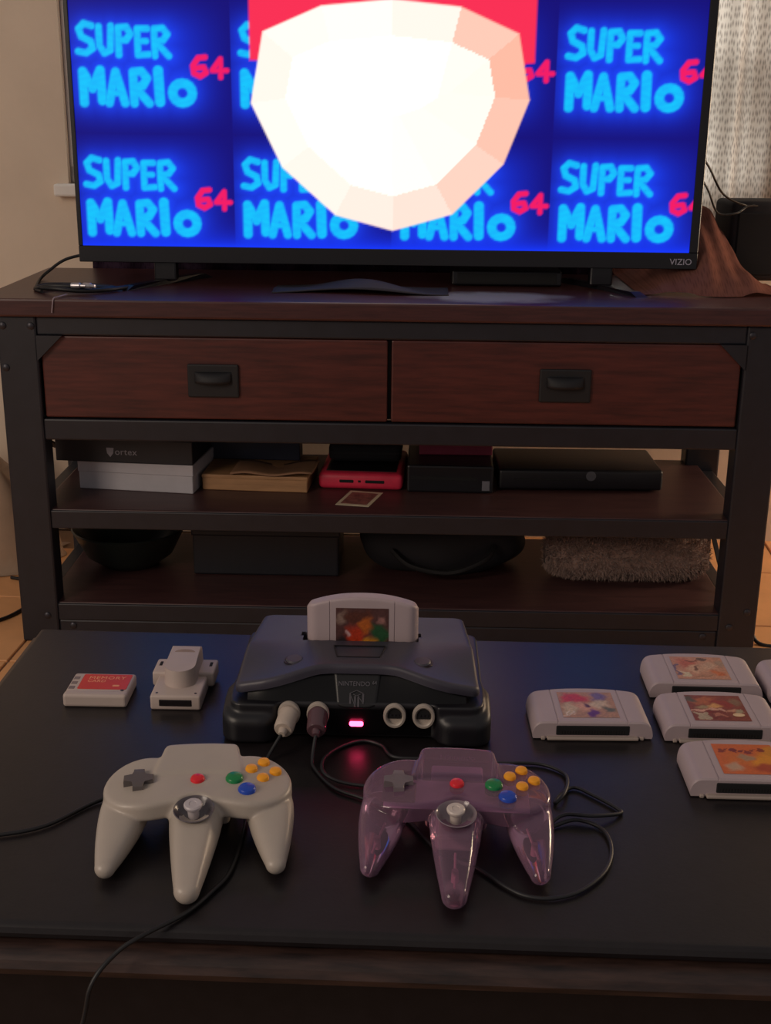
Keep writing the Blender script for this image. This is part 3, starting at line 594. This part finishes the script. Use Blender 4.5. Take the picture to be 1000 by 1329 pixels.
def controller(label, loc, rz, clear):
    t = thing('game_controller', label, 'controller', loc, rz, 'game controllers')
    def P(nm, me, m, x, y, dz=0, rx=.0, rzz=0, lab=None):
        me2 = me.copy(); me2.materials.clear(); me2.materials.append(m); o = link(nm, me2, None, t, (x * .001, y * .001, topz(x, y) + dz), (math.radians(6) + rx, 0, rzz)); 
        if lab: o['label'] = lab
        return o
    bm_ = clear_me if clear else body_me; bm_.materials.append(M_clear if clear else M_grey); link('body', bm_, None, t)
    P('start_button', B_start, M_red, 0, 0, -.0015, lab='red start button'); P('action_button', B_ab, M_green, 30.5, 0, -.0015, lab='green button'); P('action_button', B_ab, M_blue, 41.5, -14.5, -.0015, lab='blue button')
    for x, y in ((54, 23.5), (44.0, 13.2), (64.2, 12.2), (54, 2.2)): P('camera_button', B_c, M_yel, x, y, -.0012, lab='yellow button')
    P('direction_pad', cross_me, M_dpad if not clear else mat('grey_pad_plastic', lin('6a6064'), .45), -48.5, .0, -.0015, 0, math.radians(4), 'grey cross-shaped pad')
    z = .0370; tl_ = math.radians(9)
    bw = bowl_me.copy(); bw.materials.append(mat('smooth_grey_bowl', lin('5a5358'), .22) if not clear else mat('clear_bowl_grey', lin('80727a'), .15)); link('stick_bowl', bw, None, t, (0, -.0375, z), (tl_, 0, 0))
    sm = stick_me.copy(); sm.materials.append(mat('stick_cap_grey', lin('b6aeb2'), .4) if not clear else mat('stick_cap_pale', lin('c9bdb6'), .4)); link('thumb_stick', sm, None, t, (-.0005, -.037, z - .0015), (tl_, 0, 0))
    link('raised_lettering', text_me('Nintendo', .0078, .0003), MATS.get('grey_plastic') if not clear else mat('purple_tint_ink', lin('8a6a90'), .4), t, (0, .0345, topz(0, 34.5) + .0001), (math.radians(7), 0, 0))
    if clear:
        box('circuit_board', (-.060, .060, -.020, .024, .0300, .0316), mat('dull_lavender_board', lin('b096b4'), .5), t, .0005)
        box('stick_module', (-.0165, .0165, -.056, -.022, .0150, .0290), mat('pale_module_plastic', lin('8f8288'), .45), t, .003)
        box('pad_membrane', (-.062, -.034, -.014, .016, .0320, .0342), mat('grey_rubber', lin('4a464a'), .6), t, .002)
        box('port_frame', (-.022, .022, .026, .040, .012, .038), mat('pale_port_plastic', lin('a48fb0'), .45), t, .002)
        for sx, y0, y1, z0, z1 in ((-62.5, -30, -64, 22, 16), (62.5, -30, -64, 22, 16), (0, -66, -104, 20, 15)):
            x0 = sx * .92; link('grip_rib', tube_me('grip_rib', [(x0 * .001, y0 * .001, z0 * .001), ((sx * 1.05) * .001, y1 * .001, z1 * .001)], .0011, 6, False), mat('pink_rib', lin('b08090'), .4), t)
            o = link('screw_post', lathe_me('screw_post', [(0, .004), (.0026, .004), (.003, -.006), (0, -.006)], 14), mat('pink_rib', lin('b08090'), .4), t, (sx * .001, (y0 * .35 + y1 * .65) * .001, (z0 + z1) * .0005)); 
    return t
GCOL = (-.1539, .9070); g = controller('solid grey three-pronged game controller on the left of the table', (GCOL[0], GCOL[1], TZ), math.radians(3.5), False)
p = controller('see-through purple three-pronged game controller beside the grey one', (.0617, .9040, TZ), math.radians(-3.5), True)
def to_local(t, pts): 
    M = Matrix.Translation(t.location) @ Matrix.Rotation(t.rotation_euler.z, 4, 'Z'); Mi = M.inverted(); return [tuple(Mi @ Vector(q)) for q in pts]
ZC = TZ + .0026
def cpt(lx, ly, lz): return tuple(Matrix.Translation((CX, CY, TZ)) @ Matrix.Rotation(CR, 4, 'Z') @ Vector((lx * .985, ly, lz * 1.15)))
# plugs: axis leaves the port towards the viewer, drooping slightly
def plug(t, px, mats, clear):
    a = Vector(cpt(px, -.0830, .0245)); dirv = Vector((-.17 if not clear else -.02, -1, -.26)).normalized(); q = dirv.to_track_quat('Z', 'Y')
    me = lathe_me('plug', [(0, -.003), (.0084, -.003), (.0092, -.002), (.0098, .001), (.0098, .004), (.0094, .0048), (.0094, .0220), (.0090, .0245), (.0080, .0262), (.0044, .0264), (.0040, .0300), (.0030, .0330), (0, .0330)], 28)
    o = link('plug', me, mats, t); L = to_local(t, [a])[0]; o.location = L; o.scale = (1, 1, .9)
    o.rotation_euler = (Matrix.Rotation(-t.rotation_euler.z, 3, 'Z') @ q.to_matrix()).to_euler()
    return a + dirv * .027
M_plugp = bpy.data.materials.new('smoky_clear_plug'); M_plugp.use_nodes = True; b = M_plugp.node_tree.nodes['Principled BSDF']; b.inputs['Base Color'].default_value = (*lin('6a4c54'), 1); b.inputs['Roughness'].default_value = .15; b.inputs['Transmission Weight'].default_value = .35
e1 = plug(g, -.065, mat('warm_grey_plug', lin('b5a69a'), .45), False); e2 = plug(p, -.037, M_plugp, True)
gp = [tuple(e1), (-.1055, 1.017, ZC + .003), (-.1085, 1.005, ZC), (-.1135, .985, ZC), (-.118, .95, ZC), (-.115, .90, ZC), (-.1188, .8392, ZC), (-.130, .810, ZC), (-.1463, .7825, ZC), (-.172, .757, TZ + .0027), (-.190, .745, TZ - .004), (-.2057, .7300, TZ - .020), (-.216, .722, TZ - .06), (-.26, .69, .24), (-.38, .68, .14), (-.47, .76, .20), (-.475, .84, .36), (-.448, .862, TZ - .012), (-.432, .866, TZ - .002), (-.41, .870, ZC), (-.36, .877, ZC), (-.3144, .8850, ZC), (-.2805, .900, ZC), (-.2476, .9375, ZC), (-.21, .958, ZC + .004), (-.172, .962, TZ + .012)]
link('cord', tube_me('cord', to_local(g, gp), .0018, 8), M_cord, g)
pp = [tuple(e2), (-.0650, 1.012, ZC + .003), (-.0620, .998, ZC), (-.0432, .9647, ZC), (-.018, .948, ZC), (.015, .925, ZC), (.045, .87, ZC), (.075, .845, ZC), (.0957, .8205, ZC), (.1123, .808, ZC), (.1328, .8064, ZC), (.1549, .8166, ZC), (.1771, .8425, ZC), (.1876, .875, ZC), (.184, .9035, ZC), (.165, .9150, ZC + .001), (.1468, .9080, ZC), (.140, .902, ZC), (.1454, .9110, ZC + .003), (.1568, .9172, ZC + .005), (.1794, .9152, ZC + .005), (.2040, .9278, ZC), (.2020, .9370, ZC), (.1859, .9564, ZC), (.170, .970, ZC), (.155, .955, ZC), (.1502, .9429, ZC), (.158, .950, ZC + .004), (.1640, .968, ZC + .004), (.1656, .9918, ZC), (.1547, 1.0055, ZC), (.1377, 1.0122, ZC), (.10, 1.012, ZC), (.05, 1.018, ZC), (.011, 1.0209, ZC), (-.0013, 1.0427, ZC), (-.0197, 1.0514, ZC), (-.0412, 1.0374, ZC), (-.0543, 1.0081, ZC + .004), (-.052, .982, ZC + .004), (-.030, .972, ZC), (.02, .965, ZC), (.050, .962, TZ + .008), (.0617, .956, TZ + .014)]
link('cord', tube_me('cord', to_local(p, pp), .0017, 8), M_cordg, p)

# ---------------------------------------------------------------- small accessories on the left of the table
M_acc = mat('warm_grey_accessory', lin('b3a39c'), .5, var=.03)
mc = thing('memory_card', 'small grey memory card with a red sticker lying at the left of the table', 'memory card', (-.2905, 1.1195, TZ), math.radians(-1))
mcb = bmesh.new(); bm_box(mcb, -.0320, .0320, 0, .052, .0, .0135, .003, 3); link('case', finish(mcb, 'case', True, 40), M_acc, mc)
box('grip_end', (-.0322, .0322, -.0004, .011, .0, .0140), M_acc, mc, .003, 3)
lb = link('sticker', prism_me('sticker', rrect(.0500, .034, .002), 0, .0003), mat('red_sticker', lin('c83610'), .4, var=.06), mc, (.0040, .0310, .01355))
M_y = mat('yellow_ink', lin('e8a070'), .5)
link('lettering', text_me('MEMORY', .0088, .0001, 1.1), M_y, lb, (.0005, .0085, .0003)); link('lettering', text_me('CARD', .0070, .0001, 1.0), M_y, lb, (-.0090, .0010, .0003)); link('print_mark', prism_me('print_mark', rrect(.0070, .0035, .0012), .0003, .0004), M_y, lb, (.0130, -.0090, 0))
for i in range(3): box('grip_notch', (-.0300, -.0240, .014 + i * .011, .0205 + i * .011, .0130, .0138), mat('shadow_grey', lin('7a6c68'), .6), mc, .0003)
link('screw', lathe_me('screw', [(0, .0004), (.0016, .0003), (.0018, 0)], 12), M_bolt, mc, (.0255, .0120, .0138))

rp = thing('rumble_pack', 'grey rumble pack with raised round motor housing, beside the memory card', 'rumble pack', (-.2085, 1.1150, TZ), math.radians(-1))
bm = bmesh.new(); bm_box(bm, -.0255, .0255, 0, .052, 0, .0160, .0025, 3); link('body', finish(bm, 'body', True, 40), M_acc, rp)
bm = bmesh.new(); bm_box(bm, -.0320, .0320, .046, .080, .004, .0200, .0025, 3); link('shoulder', finish(bm, 'shoulder', True, 40), M_acc, rp)
hs = [(.0165 * math.cos(a), .0330 + .0165 * math.sin(a)) for a in [math.radians(180 + 180 * i / 20) for i in range(21)]] + [(.0165, .078), (-.0165, .078)]
bm = bmesh.new(); a = [bm.verts.new((x, y, .012)) for x, y in hs]; b2 = [bm.verts.new((x * .94, .0345 + (y - .033) * .93, .0345 + .05 * (y - .033))) for x, y in hs]; bm.faces.new(a[::-1]); tf = bm.faces.new(b2)
for i in range(len(hs)): bm.faces.new((a[i], a[(i + 1) % len(hs)], b2[(i + 1) % len(hs)], b2[i]))
bmesh.ops.bevel(bm, geom=list(tf.edges), offset=.0015, segments=2, profile=.5, affect='EDGES')
mh = link('motor_housing', finish(bm, 'motor_housing', True, 35), M_acc, rp)
arc = [(.0105 * math.cos(a), .006 * math.sin(a)) for a in [math.radians(180 * i / 14) for i in range(15)]]
link('thumb_recess', prism_me('thumb_recess', arc, 0, .0006), mat('recess_tan', lin('8e7a6e'), .6), mh, (0, .0620, .0355), (math.radians(3), 0, 0))
box('front_window', (-.0165, .0165, -.0006, .004, .0045, .0118), mat('dark_window', lin('1c1618'), .3), rp, .0008)
for sx in (-1, 1):
    link('screw', lathe_me('screw', [(0, .0004), (.0012, .0003), (.0014, 0)], 12), M_bolt, rp, (sx * .0195, .0065, .0160))
    box('shoulder_slot', (sx * .0262 - .0016, sx * .0262 + .0016, .062, .072, .0190, .0203), M_hole, rp, .0004)

# ---------------------------------------------------------------- things on the middle shelf
MS = .2717
def shelf_thing(name, label, cat, lx, ly, z, rz=0): return thing(name, label, cat, sp(lx, ly, z), SA + math.radians(rz))
wb = shelf_thing('white_box', 'flat white box under the black box on the middle shelf', 'box', .0918, .146, MS, -7)
box('tray', (0, .235, 0, .20, 0, .051), M_white, wb, .002); box('lid', (-.0015, .2365, -.0015, .2015, .0355, .0590), M_white, wb, .002)
bb = shelf_thing('black_box', 'flat black product box with pale lettering lying on the white box', 'box', .050, .138, MS + .0593, -5)
box('carton', (0, .278, 0, .20, 0, .0485), mat('matte_black_card', lin('17161d'), .5), bb, .002)
M_vx = mat('pale_print', lin('8c8a94'), .5)
vs_ = bmesh.new(); sh = [(-.0075, .009), (.0075, .009), (.0062, -.002), (0, -.010), (-.0062, -.002)]; fv = [vs_.verts.new((x, y, 0)) for x, y in sh]; fb = [vs_.verts.new((x, y, -.0004)) for x, y in sh]; vs_.faces.new(fv); vs_.faces.new(fb[::-1])
[vs_.faces.new((fv[i], fv[(i + 1) % 5], fb[(i + 1) % 5], fb[i])) for i in range(5)]
link('emblem', finish(vs_, 'emblem'), M_vx, bb, (.112, -.0006, .0215), (math.pi / 2, 0, 0)); link('lettering', text_me('ortex', .0190, .0002, 1.05, 0, 'LEFT'), M_vx, bb, (.1215, -.0004, .0225), (math.pi / 2, 0, 0))
bk = shelf_thing('wooden_box', 'shallow pale wooden box between the white box and pink tablet case', 'box', .338, .150, MS, -3.5)
box('body', (0, .212, 0, .16, 0, .0300), mat('pale_wood', lin('a87e58'), .55, var=.2, scale=12, stretch=(1, 8, 10)), bk, .002); box('lid', (-.001, .213, -.001, .161, .0250, .0325), mat('pale_wood'  , (0, 0, 0)), bk, .0015)
en = shelf_thing('brown_envelope', 'crumpled brown paper envelope lying on the wooden box', 'envelope', .395, .142, MS + .0334, -5)
def env(u, v): return (u * .165, v * .10, .004 + .004 * math.sin(u * 5 + v * 3) * v + .0055 * u * (1 - v) + .003 * math.sin(9 * u))
link('paper', grid_me('paper', env, 16, 8, True, .003), mat('kraft_paper', lin('8f6a50'), .7), en)
nb = shelf_thing('navy_box', 'dark navy box standing behind the brown envelope', 'box', .335, .262, MS + .0334, -2); box('carton', (0, .19, 0, .05, 0, .086), mat('navy_card', lin('161c34'), .5), nb, .002)
box('lid', (-.001, .191, -.001, .051, .066, .0885), mat('navy_card', (0, 0, 0)), nb, .002)
pk = shelf_thing('tablet_case', 'pink foam tablet case with two dark slots on the middle shelf', 'tablet', .5695, .168, MS, -3)
bm = bmesh.new(); bm_box(bm, 0, .170, 0, .20, 0, .034, .010, 3); link('case', finish(bm, 'case', True, 40), mat('pink_foam', lin('d8304e'), .5), pk)
for x0, x1 in ((.042, .072), (.094, .134)): box('slot', (x0, x1, -.0006, .004, .0140, .0215), M_hole, pk, .002)
box('button_hole', (.080, .086, -.0006, .004, .0155, .0205), M_hole, pk, .001)
box('screen', (.014, .156, .018, .185, .0338, .0352), M_dark, pk, .0006)
bc = shelf_thing('black_case', 'black zipped case lying on the pink tablet case', 'case', .585, .245, MS + .0356, -2)
bm = bmesh.new(); bm_box(bm, 0, .15, 0, .11, 0, .040, .012, 3); link('shell', finish(bm, 'shell', True, 40), mat('black_fabric', lin('15141a'), .8), bc); box('zip', (.004, .146, -.0008, .11, .0185, .0215), M_handle, bc, .0005)
cdn = shelf_thing('photo_card', 'small white bordered card lying flat in front of the pink tablet case', 'card', .610, .0637, MS, -10)
def cpoly(s): 
    q = [(.610, .0637), (.6748, .0524), (.7009, .1451), (.6355, .1574)]; cx, cy = .6553, .1047
    return [((x - .610 - (cx - .610)) * s + cx - .610, (y - .0637 - (cy - .0637)) * s + cy - .0637) for x, y in q]
cdn.rotation_euler = (0, 0, SA)
link('card', prism_me('card', cpoly(1.0), 0, .0008), mat('cream_card', lin('c4b69c'), .5), cdn); link('picture', prism_me('picture', cpoly(.80), .0008, .00095), mat('muted_pink_print', lin('6a4240'), .5, var=.5, scale=60, color2=lin('9c6258')), cdn)
dk = shelf_thing('media_player', 'black media box with a small pale sticker, right of the pink case', 'media player', .748, .155, MS, -1)
box('body', (0, .172, 0, .20, 0, .0560), mat('black_media_plastic', lin('131218'), .4), dk, .004); box('sticker', (.150, .165, -.0006, .002, .006, .026), mat('pale_sticker', lin('6c6a72'), .5), dk, .0003); box('front_strip', (.008, .14, -.0006, .002, .026, .034), M_hole, dk, .0005)
rd = shelf_thing('red_box', 'dark red flat box lying on the black media box', 'box', .772, .235, MS + .0564, 0); box('carton', (0, .150, 0, .11, 0, .032), mat('dark_red_card', lin('8a2c46'), .5), rd, .002); box('lid', (-.001, .151, -.001, .111, .020, .034), mat('dark_red_card', (0, 0, 0)), rd, .002)
xb = shelf_thing('black_console', 'low black game console with a small pale round emblem on the middle shelf', 'game console', .932, .170, MS, 1)
bm = bmesh.new(); bm_box(bm, 0, .330, 0, .17, .004, .046, .006, 3); link('body', finish(bm, 'body', True, 40), mat('black_media_plastic', (0, 0, 0)), xb)
box('disc_slot', (.03, .19, -.0006, .003, .024, .028), M_hole, xb, .0005)
link('emblem', lathe_me('emblem', [(0, .0008), (.0085, .0008), (.010, .0004), (.010, 0)], 24), mat('dim_silver', lin('55555c'), .4), xb, (.185, -.0003, .034), (math.pi / 2, 0, 0))
for dx in (.03, .30):
    for dy in (.03, .14): box('rubber_foot', (dx - .01, dx + .01, dy - .01, dy + .01, 0, .0045), M_hole, xb, .0005)

# ---------------------------------------------------------------- things on the bottom shelf
BS = .0815
bw = shelf_thing('dark_bowl', 'dark round bowl at the left end of the bottom shelf', 'bowl', .165, .235, BS)
link('bowl', lathe_me('bowl', [(0, .004), (.05, .004), (.085, .030), (.112, .080), (.116, .084), (.119, .082), (.115, .076), (.09, .026), (.055, 0), (0, 0)], 40), mat('dark_green_glaze', lin('1d2422'), .3), bw)
link('foot_ring', lathe_me('foot_ring', [(.046, 0), (.046, .004), (.054, .004), (.054, 0)], 30), mat('dark_green_glaze', (0, 0, 0)), bw)
d1 = shelf_thing('storage_box', 'low black storage box in the middle of the bottom shelf', 'box', .31, .17, BS); box('tray', (0, .30, 0, .2, 0, .09), mat('matte_black_card', (0, 0, 0)), d1, .004); box('lid', (-.003, .303, -.003, .203, .085, .100), mat('matte_black_card', (0, 0, 0)), d1, .004)
d2 = shelf_thing('fabric_bag', 'slumped black fabric bag left of the fluffy roll on the bottom shelf', 'bag', .64, .15, BS)
def bag(u, v):
    a = 2 * math.pi * u; ph = math.pi * v; r = math.sin(ph) ** .55; wob = 1 + .05 * math.sin(3 * a + 5 * v) + .03 * math.sin(7 * a)
    return (.18 + .175 * r * math.cos(a) * wob, .11 + .10 * r * math.sin(a) * wob, max(0, .058 - .066 * math.cos(ph) * (1 + .08 * math.sin(4 * a))))
link('sack', grid_me('sack', bag, 40, 20, True), mat('black_fabric', (0, 0, 0)), d2); link('strap', tube_me('strap', [(.08, .02, .06), (.12, -.005, .035), (.20, -.012, .025), (.27, .0, .05), (.29, .03, .07)], .006, 6), M_hole, d2)
fu = shelf_thing('fluffy_roll', 'fluffy beige rolled rug at the right end of the bottom shelf', 'rug', 1.035, .20, BS)
def fur(u, v):
    a = 2 * math.pi * v; e = 1 - (abs(2 * u - 1)) ** 6 * .55; return (u * .335, .046 * e * math.cos(a) * 1.15, .050 + .050 * e * math.sin(a) * (1 if math.sin(a) > 0 else .98))
fm = grid_me('roll', fur, 40, 24, True); M_fur = mat('beige_fleece', lin('957c72'), .9, var=.25, scale=60, bump=.6, bscale=220, sheen=.4); fo = link('roll', fm, M_fur, fu)
# fleece tufts, one joined part nobody could count
nT = 15000; uu = rng.random(nT); vv = rng.random(nT) * 2 * np.pi; e = 1 - np.abs(2 * uu - 1) ** 6 * .55
Pn = np.stack([uu * .335, .0529 * e * np.cos(vv), .050 + .050 * e * np.sin(vv)], 1); Nn = np.stack([np.zeros(nT), np.cos(vv), np.sin(vv)], 1) + rng.normal(0, .45, (nT, 3)); Nn[:, 0] += (uu - .5) * .8; Nn /= np.linalg.norm(Nn, axis=1)[:, None]
Ln = (.006 + .008 * rng.random(nT))[:, None]; sd = np.cross(Nn, rng.normal(0, 1, (nT, 3))); sd /= np.linalg.norm(sd, axis=1)[:, None]; wd = .0011
tips = Pn + Nn * Ln; tips[:, 2] = np.maximum(tips[:, 2], .0005); base3 = Pn; base3[:, 2] = np.maximum(base3[:, 2], .0005)
vv3 = np.stack([base3 + sd * wd, base3 - sd * wd, tips], 1).reshape(-1, 3); ff = np.arange(nT * 3).reshape(-1, 3)
tm = bpy.data.meshes.new('fleece'); tm.from_pydata(vv3.tolist(), [], ff.tolist()); to = link('fleece', tm, M_fur, fu); to['kind'] = 'stuff'

# ---------------------------------------------------------------- on the stand top and behind it
TT = .6725
cb = shelf_thing('cable_bundle', 'tangled black cable with silver plugs on the left end of the stand top', 'cable', .12, .09, TT)
def stz(pts): return [(x - .12, y - .09, z) for x, y, z in pts]
link('cable', tube_me('cable', stz([(.30, .30, .004), (.25, .20, .004), (.20, .09, .006), (.15, .055, .006), (.10, .050, .010), (.065, .075, .008), (.075, .105, .006), (.12, .10, .010), (.17, .085, .008), (.19, .12, .004), (.13, .15, .004), (.06, .13, .006), (.05, .09, .004), (.09, .06, .014), (.15, .06, .012)]), .0042, 8), M_cord, cb)
for x, y, r in ((.128, .052, 15), (.150, .056, -8)):
    o = link('plug', lathe_me('plug', [(0, 0), (.005, 0), (.0055, .004), (.0055, .016), (.0035, .018), (.0035, .027), (0, .028)], 16), M_silver, cb, (x - .12, y - .09, .016), (math.radians(90), 0, math.radians(70 + r)))
link('tag_string', tube_me('tag_string', stz([(.125, .03, .003), (.118, .0, .003), (.112, -.012, .0015), (.110, -.0150, -.010), (.108, -.0152, -.024)]), .0012, 6), mat('pale_string', lin('8a7c84'), .6), cb)
pc = shelf_thing('power_cord', 'thin black cord curving from behind the television onto the left of the stand', 'cord', .08, .25, TT)
link('cord', tube_me('cord', [(.075, .05, .055), (.04, .045, .050), (-.02, .03, .038), (-.055, .01, .014), (-.062, -.02, .0035), (-.045, -.10, .0032), (-.030, -.16, .0032), (-.010, -.19, .0032)], .0030, 8), M_cord, pc)
link('plug_end', lathe_me('plug_end', [(0, 0), (.006, 0), (.007, .004), (.007, .02), (.0035, .026), (0, .026)], 14), M_cord, pc, (.071, .05, .053), (0, math.radians(90), 0))
mb = shelf_thing('set_top_box', 'small black box on the stand top under the middle of the television', 'set-top box', .83, .235, TT); box('body', (0, .215, 0, .12, .002, .030), M_dark, mb, .003); box('front_panel', (.01, .205, -.0006, .003, .006, .026), M_hole, mb, .001)
for dx in (.02, .195):
    for dy in (.02, .10): box('rubber_foot', (dx - .006, dx + .006, dy - .006, dy + .006, 0, .0025), M_hole, mb, 0)
cl = shelf_thing('dark_cloth', 'folded dark cloth lying on the stand top under the television', 'cloth', .49, .10, TT)
def cloth(u, v): return (u * .33, v * .10 + .01 * math.sin(6 * u), .002 + .018 * math.sin(math.pi * min(1, max(0, u))) ** 2 * math.sin(math.pi * (.15 + .8 * v)) + .003 * math.sin(11 * u + 4 * v) * v * (1 - v) * 4)
link('cloth', grid_me('cloth', cloth, 30, 12, True, .0018), mat('dark_purple_cloth', lin('1c1721'), .7), cl)
# curtains
def curtain_mat(name, c, trans, slit=.5):
    m = bpy.data.materials.new(name); m.use_nodes = True; nt = m.node_tree; nt.nodes.remove(nt.nodes['Principled BSDF']); out = nt.nodes['Material Output']
    tc = nt.nodes.new('ShaderNodeTexCoord'); sx = nt.nodes.new('ShaderNodeSeparateXYZ'); cx = nt.nodes.new('ShaderNodeCombineXYZ'); nt.links.new(tc.outputs['Object'], sx.inputs[0])
    nt.links.new(sx.outputs['Z'], cx.inputs['X']); nt.links.new(sx.outputs['X'], cx.inputs['Y'])
    n = nt.nodes.new('ShaderNodeTexNoise'); n.inputs['Scale'].default_value = 60; n.inputs['Detail'].default_value = 2; nt.links.new(tc.outputs['Object'], n.inputs['Vector'])
    va = nt.nodes.new('ShaderNodeVectorMath'); va.operation = 'MULTIPLY'; va.inputs[1].default_value = (58, 215, 0); nt.links.new(cx.outputs[0], va.inputs[0])
    vo = nt.nodes.new('ShaderNodeTexVoronoi'); vo.voronoi_dimensions = '2D'; vo.inputs['Scale'].default_value = 1; vo.inputs['Randomness'].default_value = .6; nt.links.new(va.outputs[0], vo.inputs['Vector'])
    r = nt.nodes.new('ShaderNodeValToRGB'); r.color_ramp.elements[0].position = .10; r.color_ramp.elements[1].position = .48
    r.color_ramp.elements[0].color = (*[x * slit for x in c], 1); r.color_ramp.elements[1].color = (*c, 1); nt.links.new(vo.outputs['Distance'], r.inputs['Fac'])
    d = nt.nodes.new('ShaderNodeBsdfDiffuse'); t = nt.nodes.new('ShaderNodeBsdfTranslucent'); mx = nt.nodes.new('ShaderNodeMixShader'); mx.inputs[0].default_value = trans
    nt.links.new(r.outputs[0], d.inputs[0]); nt.links.new(r.outputs[0], t.inputs[0]); nt.links.new(d.outputs[0], mx.inputs[1]); nt.links.new(t.outputs[0], mx.inputs[2]); nt.links.new(mx.outputs[0], out.inputs[0]); return m
M_sheer = curtain_mat('woven_sheer', lin('b9aa9c'), .5); M_drape = curtain_mat('dark_drape', lin('3a2c3c'), .1)
cu = shelf_thing('sheer_curtain', 'loosely woven beige curtain hanging right of the television, hem spread on the stand', 'curtain', 1.45, .60, 0)
def curt(u, v):
    x = -.24 + u * .52; z = 2.0 - v * 1.22; y = .020 * math.sin(u * 26 + .6 * math.sin(3 * v)) * (.5 + .5 * v) + .008 * math.sin(u * 55) - .02
    return (x, y, z)
link('hanging_cloth', grid_me('hanging_cloth', curt, 110, 30, True), M_sheer, cu)
def pool(u, v):
    # the lower part swings forward on to the stand top, a tall fold running down to the front
    lx = 1.180 + .287 * u; st_ = .02 + .24 * max(0, min(1, (lx - 1.355) / .04)); ly = (.58 - st_) + (.128 + .012 * math.sin(9 * u) - .58 + st_) * v
    rid = min(1, max(0, (lx - 1.190) / .12)) * min(1, max(0, (1.462 - lx) / .115)); rid = rid * rid * (3 - 2 * rid); t = min(1, max(0, (ly - .125) / .26))
    z = .6745 + .128 * rid * t ** .8 + (.012 * math.sin(u * 21 + 5 * v) + .006 * math.sin(u * 43)) * rid * min(1, t * 3)
    if ly > .46: z = max(.80 * (ly - .46) / .12 + z * (1 - (ly - .46) / .12), z)
    return (lx - 1.45, ly - .60, max(.6745, z))
link('hem', grid_me('hem', pool, 60, 40, True), curtain_mat('woven_hem', lin('7c5248'), .2, .75), cu)
dc = shelf_thing('dark_drape', 'dark drape, its edge showing at the left, widened behind the television to darken the gap under it', 'curtain', .09, .53, 0)
def drp(u, v): x = -.010 + u * 1.115 - .034 * v * (1 - u); return (x, .012 * math.sin(u * 80), 1.98 - v * (1.98 - .615))  # drape widened far past its left edge, to darken the gap under the television
link('hanging_cloth', grid_me('hanging_cloth', drp, 140, 20, True, .003), M_drape, dc)
spk = shelf_thing('speaker', 'dark fabric-covered speaker on the right end of the stand beside the curtain', 'speaker', 1.398, .365, TT, 4)
bm = bmesh.new(); bm_box(bm, 0, .15, 0, .12, 0, .160, .010, 3); link('cabinet', finish(bm, 'cabinet', True, 40), mat('black_speaker_fabric', lin('181318'), .85, bump=.3, bscale=500), spk); box('grille', (.012, .138, -.003, .004, .012, .138), mat('black_grille', lin('100d11'), .9), spk, .003)
wr = shelf_thing('speaker_wire', 'pair of thin black wires running from the television to the dark speaker', 'wire', 1.29, .24, .88)
link('wire', tube_me('wire', [(0, 0, .055), (.03, .02, .02), (.07, .06, -.03), (.125, .10, -.0535), (.15, .12, -.0545)], .0022, 6), M_cord, wr)
link('wire', tube_me('wire', [(-.005, 0, .025), (.03, .02, -.02), (.06, .05, -.065), (.10, .06, -.066), (.125, .08, -.054), (.15, .10, -.0545)], .0020, 6), M_cord, wr)
# floor clutter by the stand's ends
ch = shelf_thing('crumpled_cloth', 'crumpled pale beige cloth heaped on the floor behind the left of the stand', 'cloth', -.26, .46, 0)
def heap(u, v):
    x = (u - .5) * .40; y = (v - .5) * .22; r = math.hypot((u - .5) * 2, (v - .5) * 2); h = .30 * max(0, 1 - r ** 2) ** .7
    return (x + .012 * math.sin(13 * v + 6 * u), y + .012 * math.sin(15 * u), max(.002, h + (.022 * math.sin(19 * u + 5 * v) + .016 * math.sin(23 * v - 7 * u)) * max(0, 1 - r)))
link('cloth', grid_me('cloth', heap, 60, 40, True), mat('pale_beige_cloth', lin('a88e78'), .85, var=.12, scale=9), ch)
fc = tag(link('floor_cord', tube_me('floor_cord', [(-1.0, 2.47, .004), (-.90, 2.36, .004), (-.83, 2.30, .004), (-.775, 2.33, .004), (-.745, 2.42, .004), (-.76, 2.52, .004), (-.83, 2.56, .004)], .004, 8), M_cord), 'black cord looping over the floor tiles at the left of the stand', 'cord')
fr = tag(link('hanging_cord', tube_me('hanging_cord', [sp(1.47, .36, .40), sp(1.462, .30, .25), sp(1.444, .20, .14), sp(1.437, .10, .06), sp(1.445, .05, .006), sp(1.50, .03, .004)], .004, 8), M_cord), 'black cord hanging down beside the right leg of the stand', 'cord')
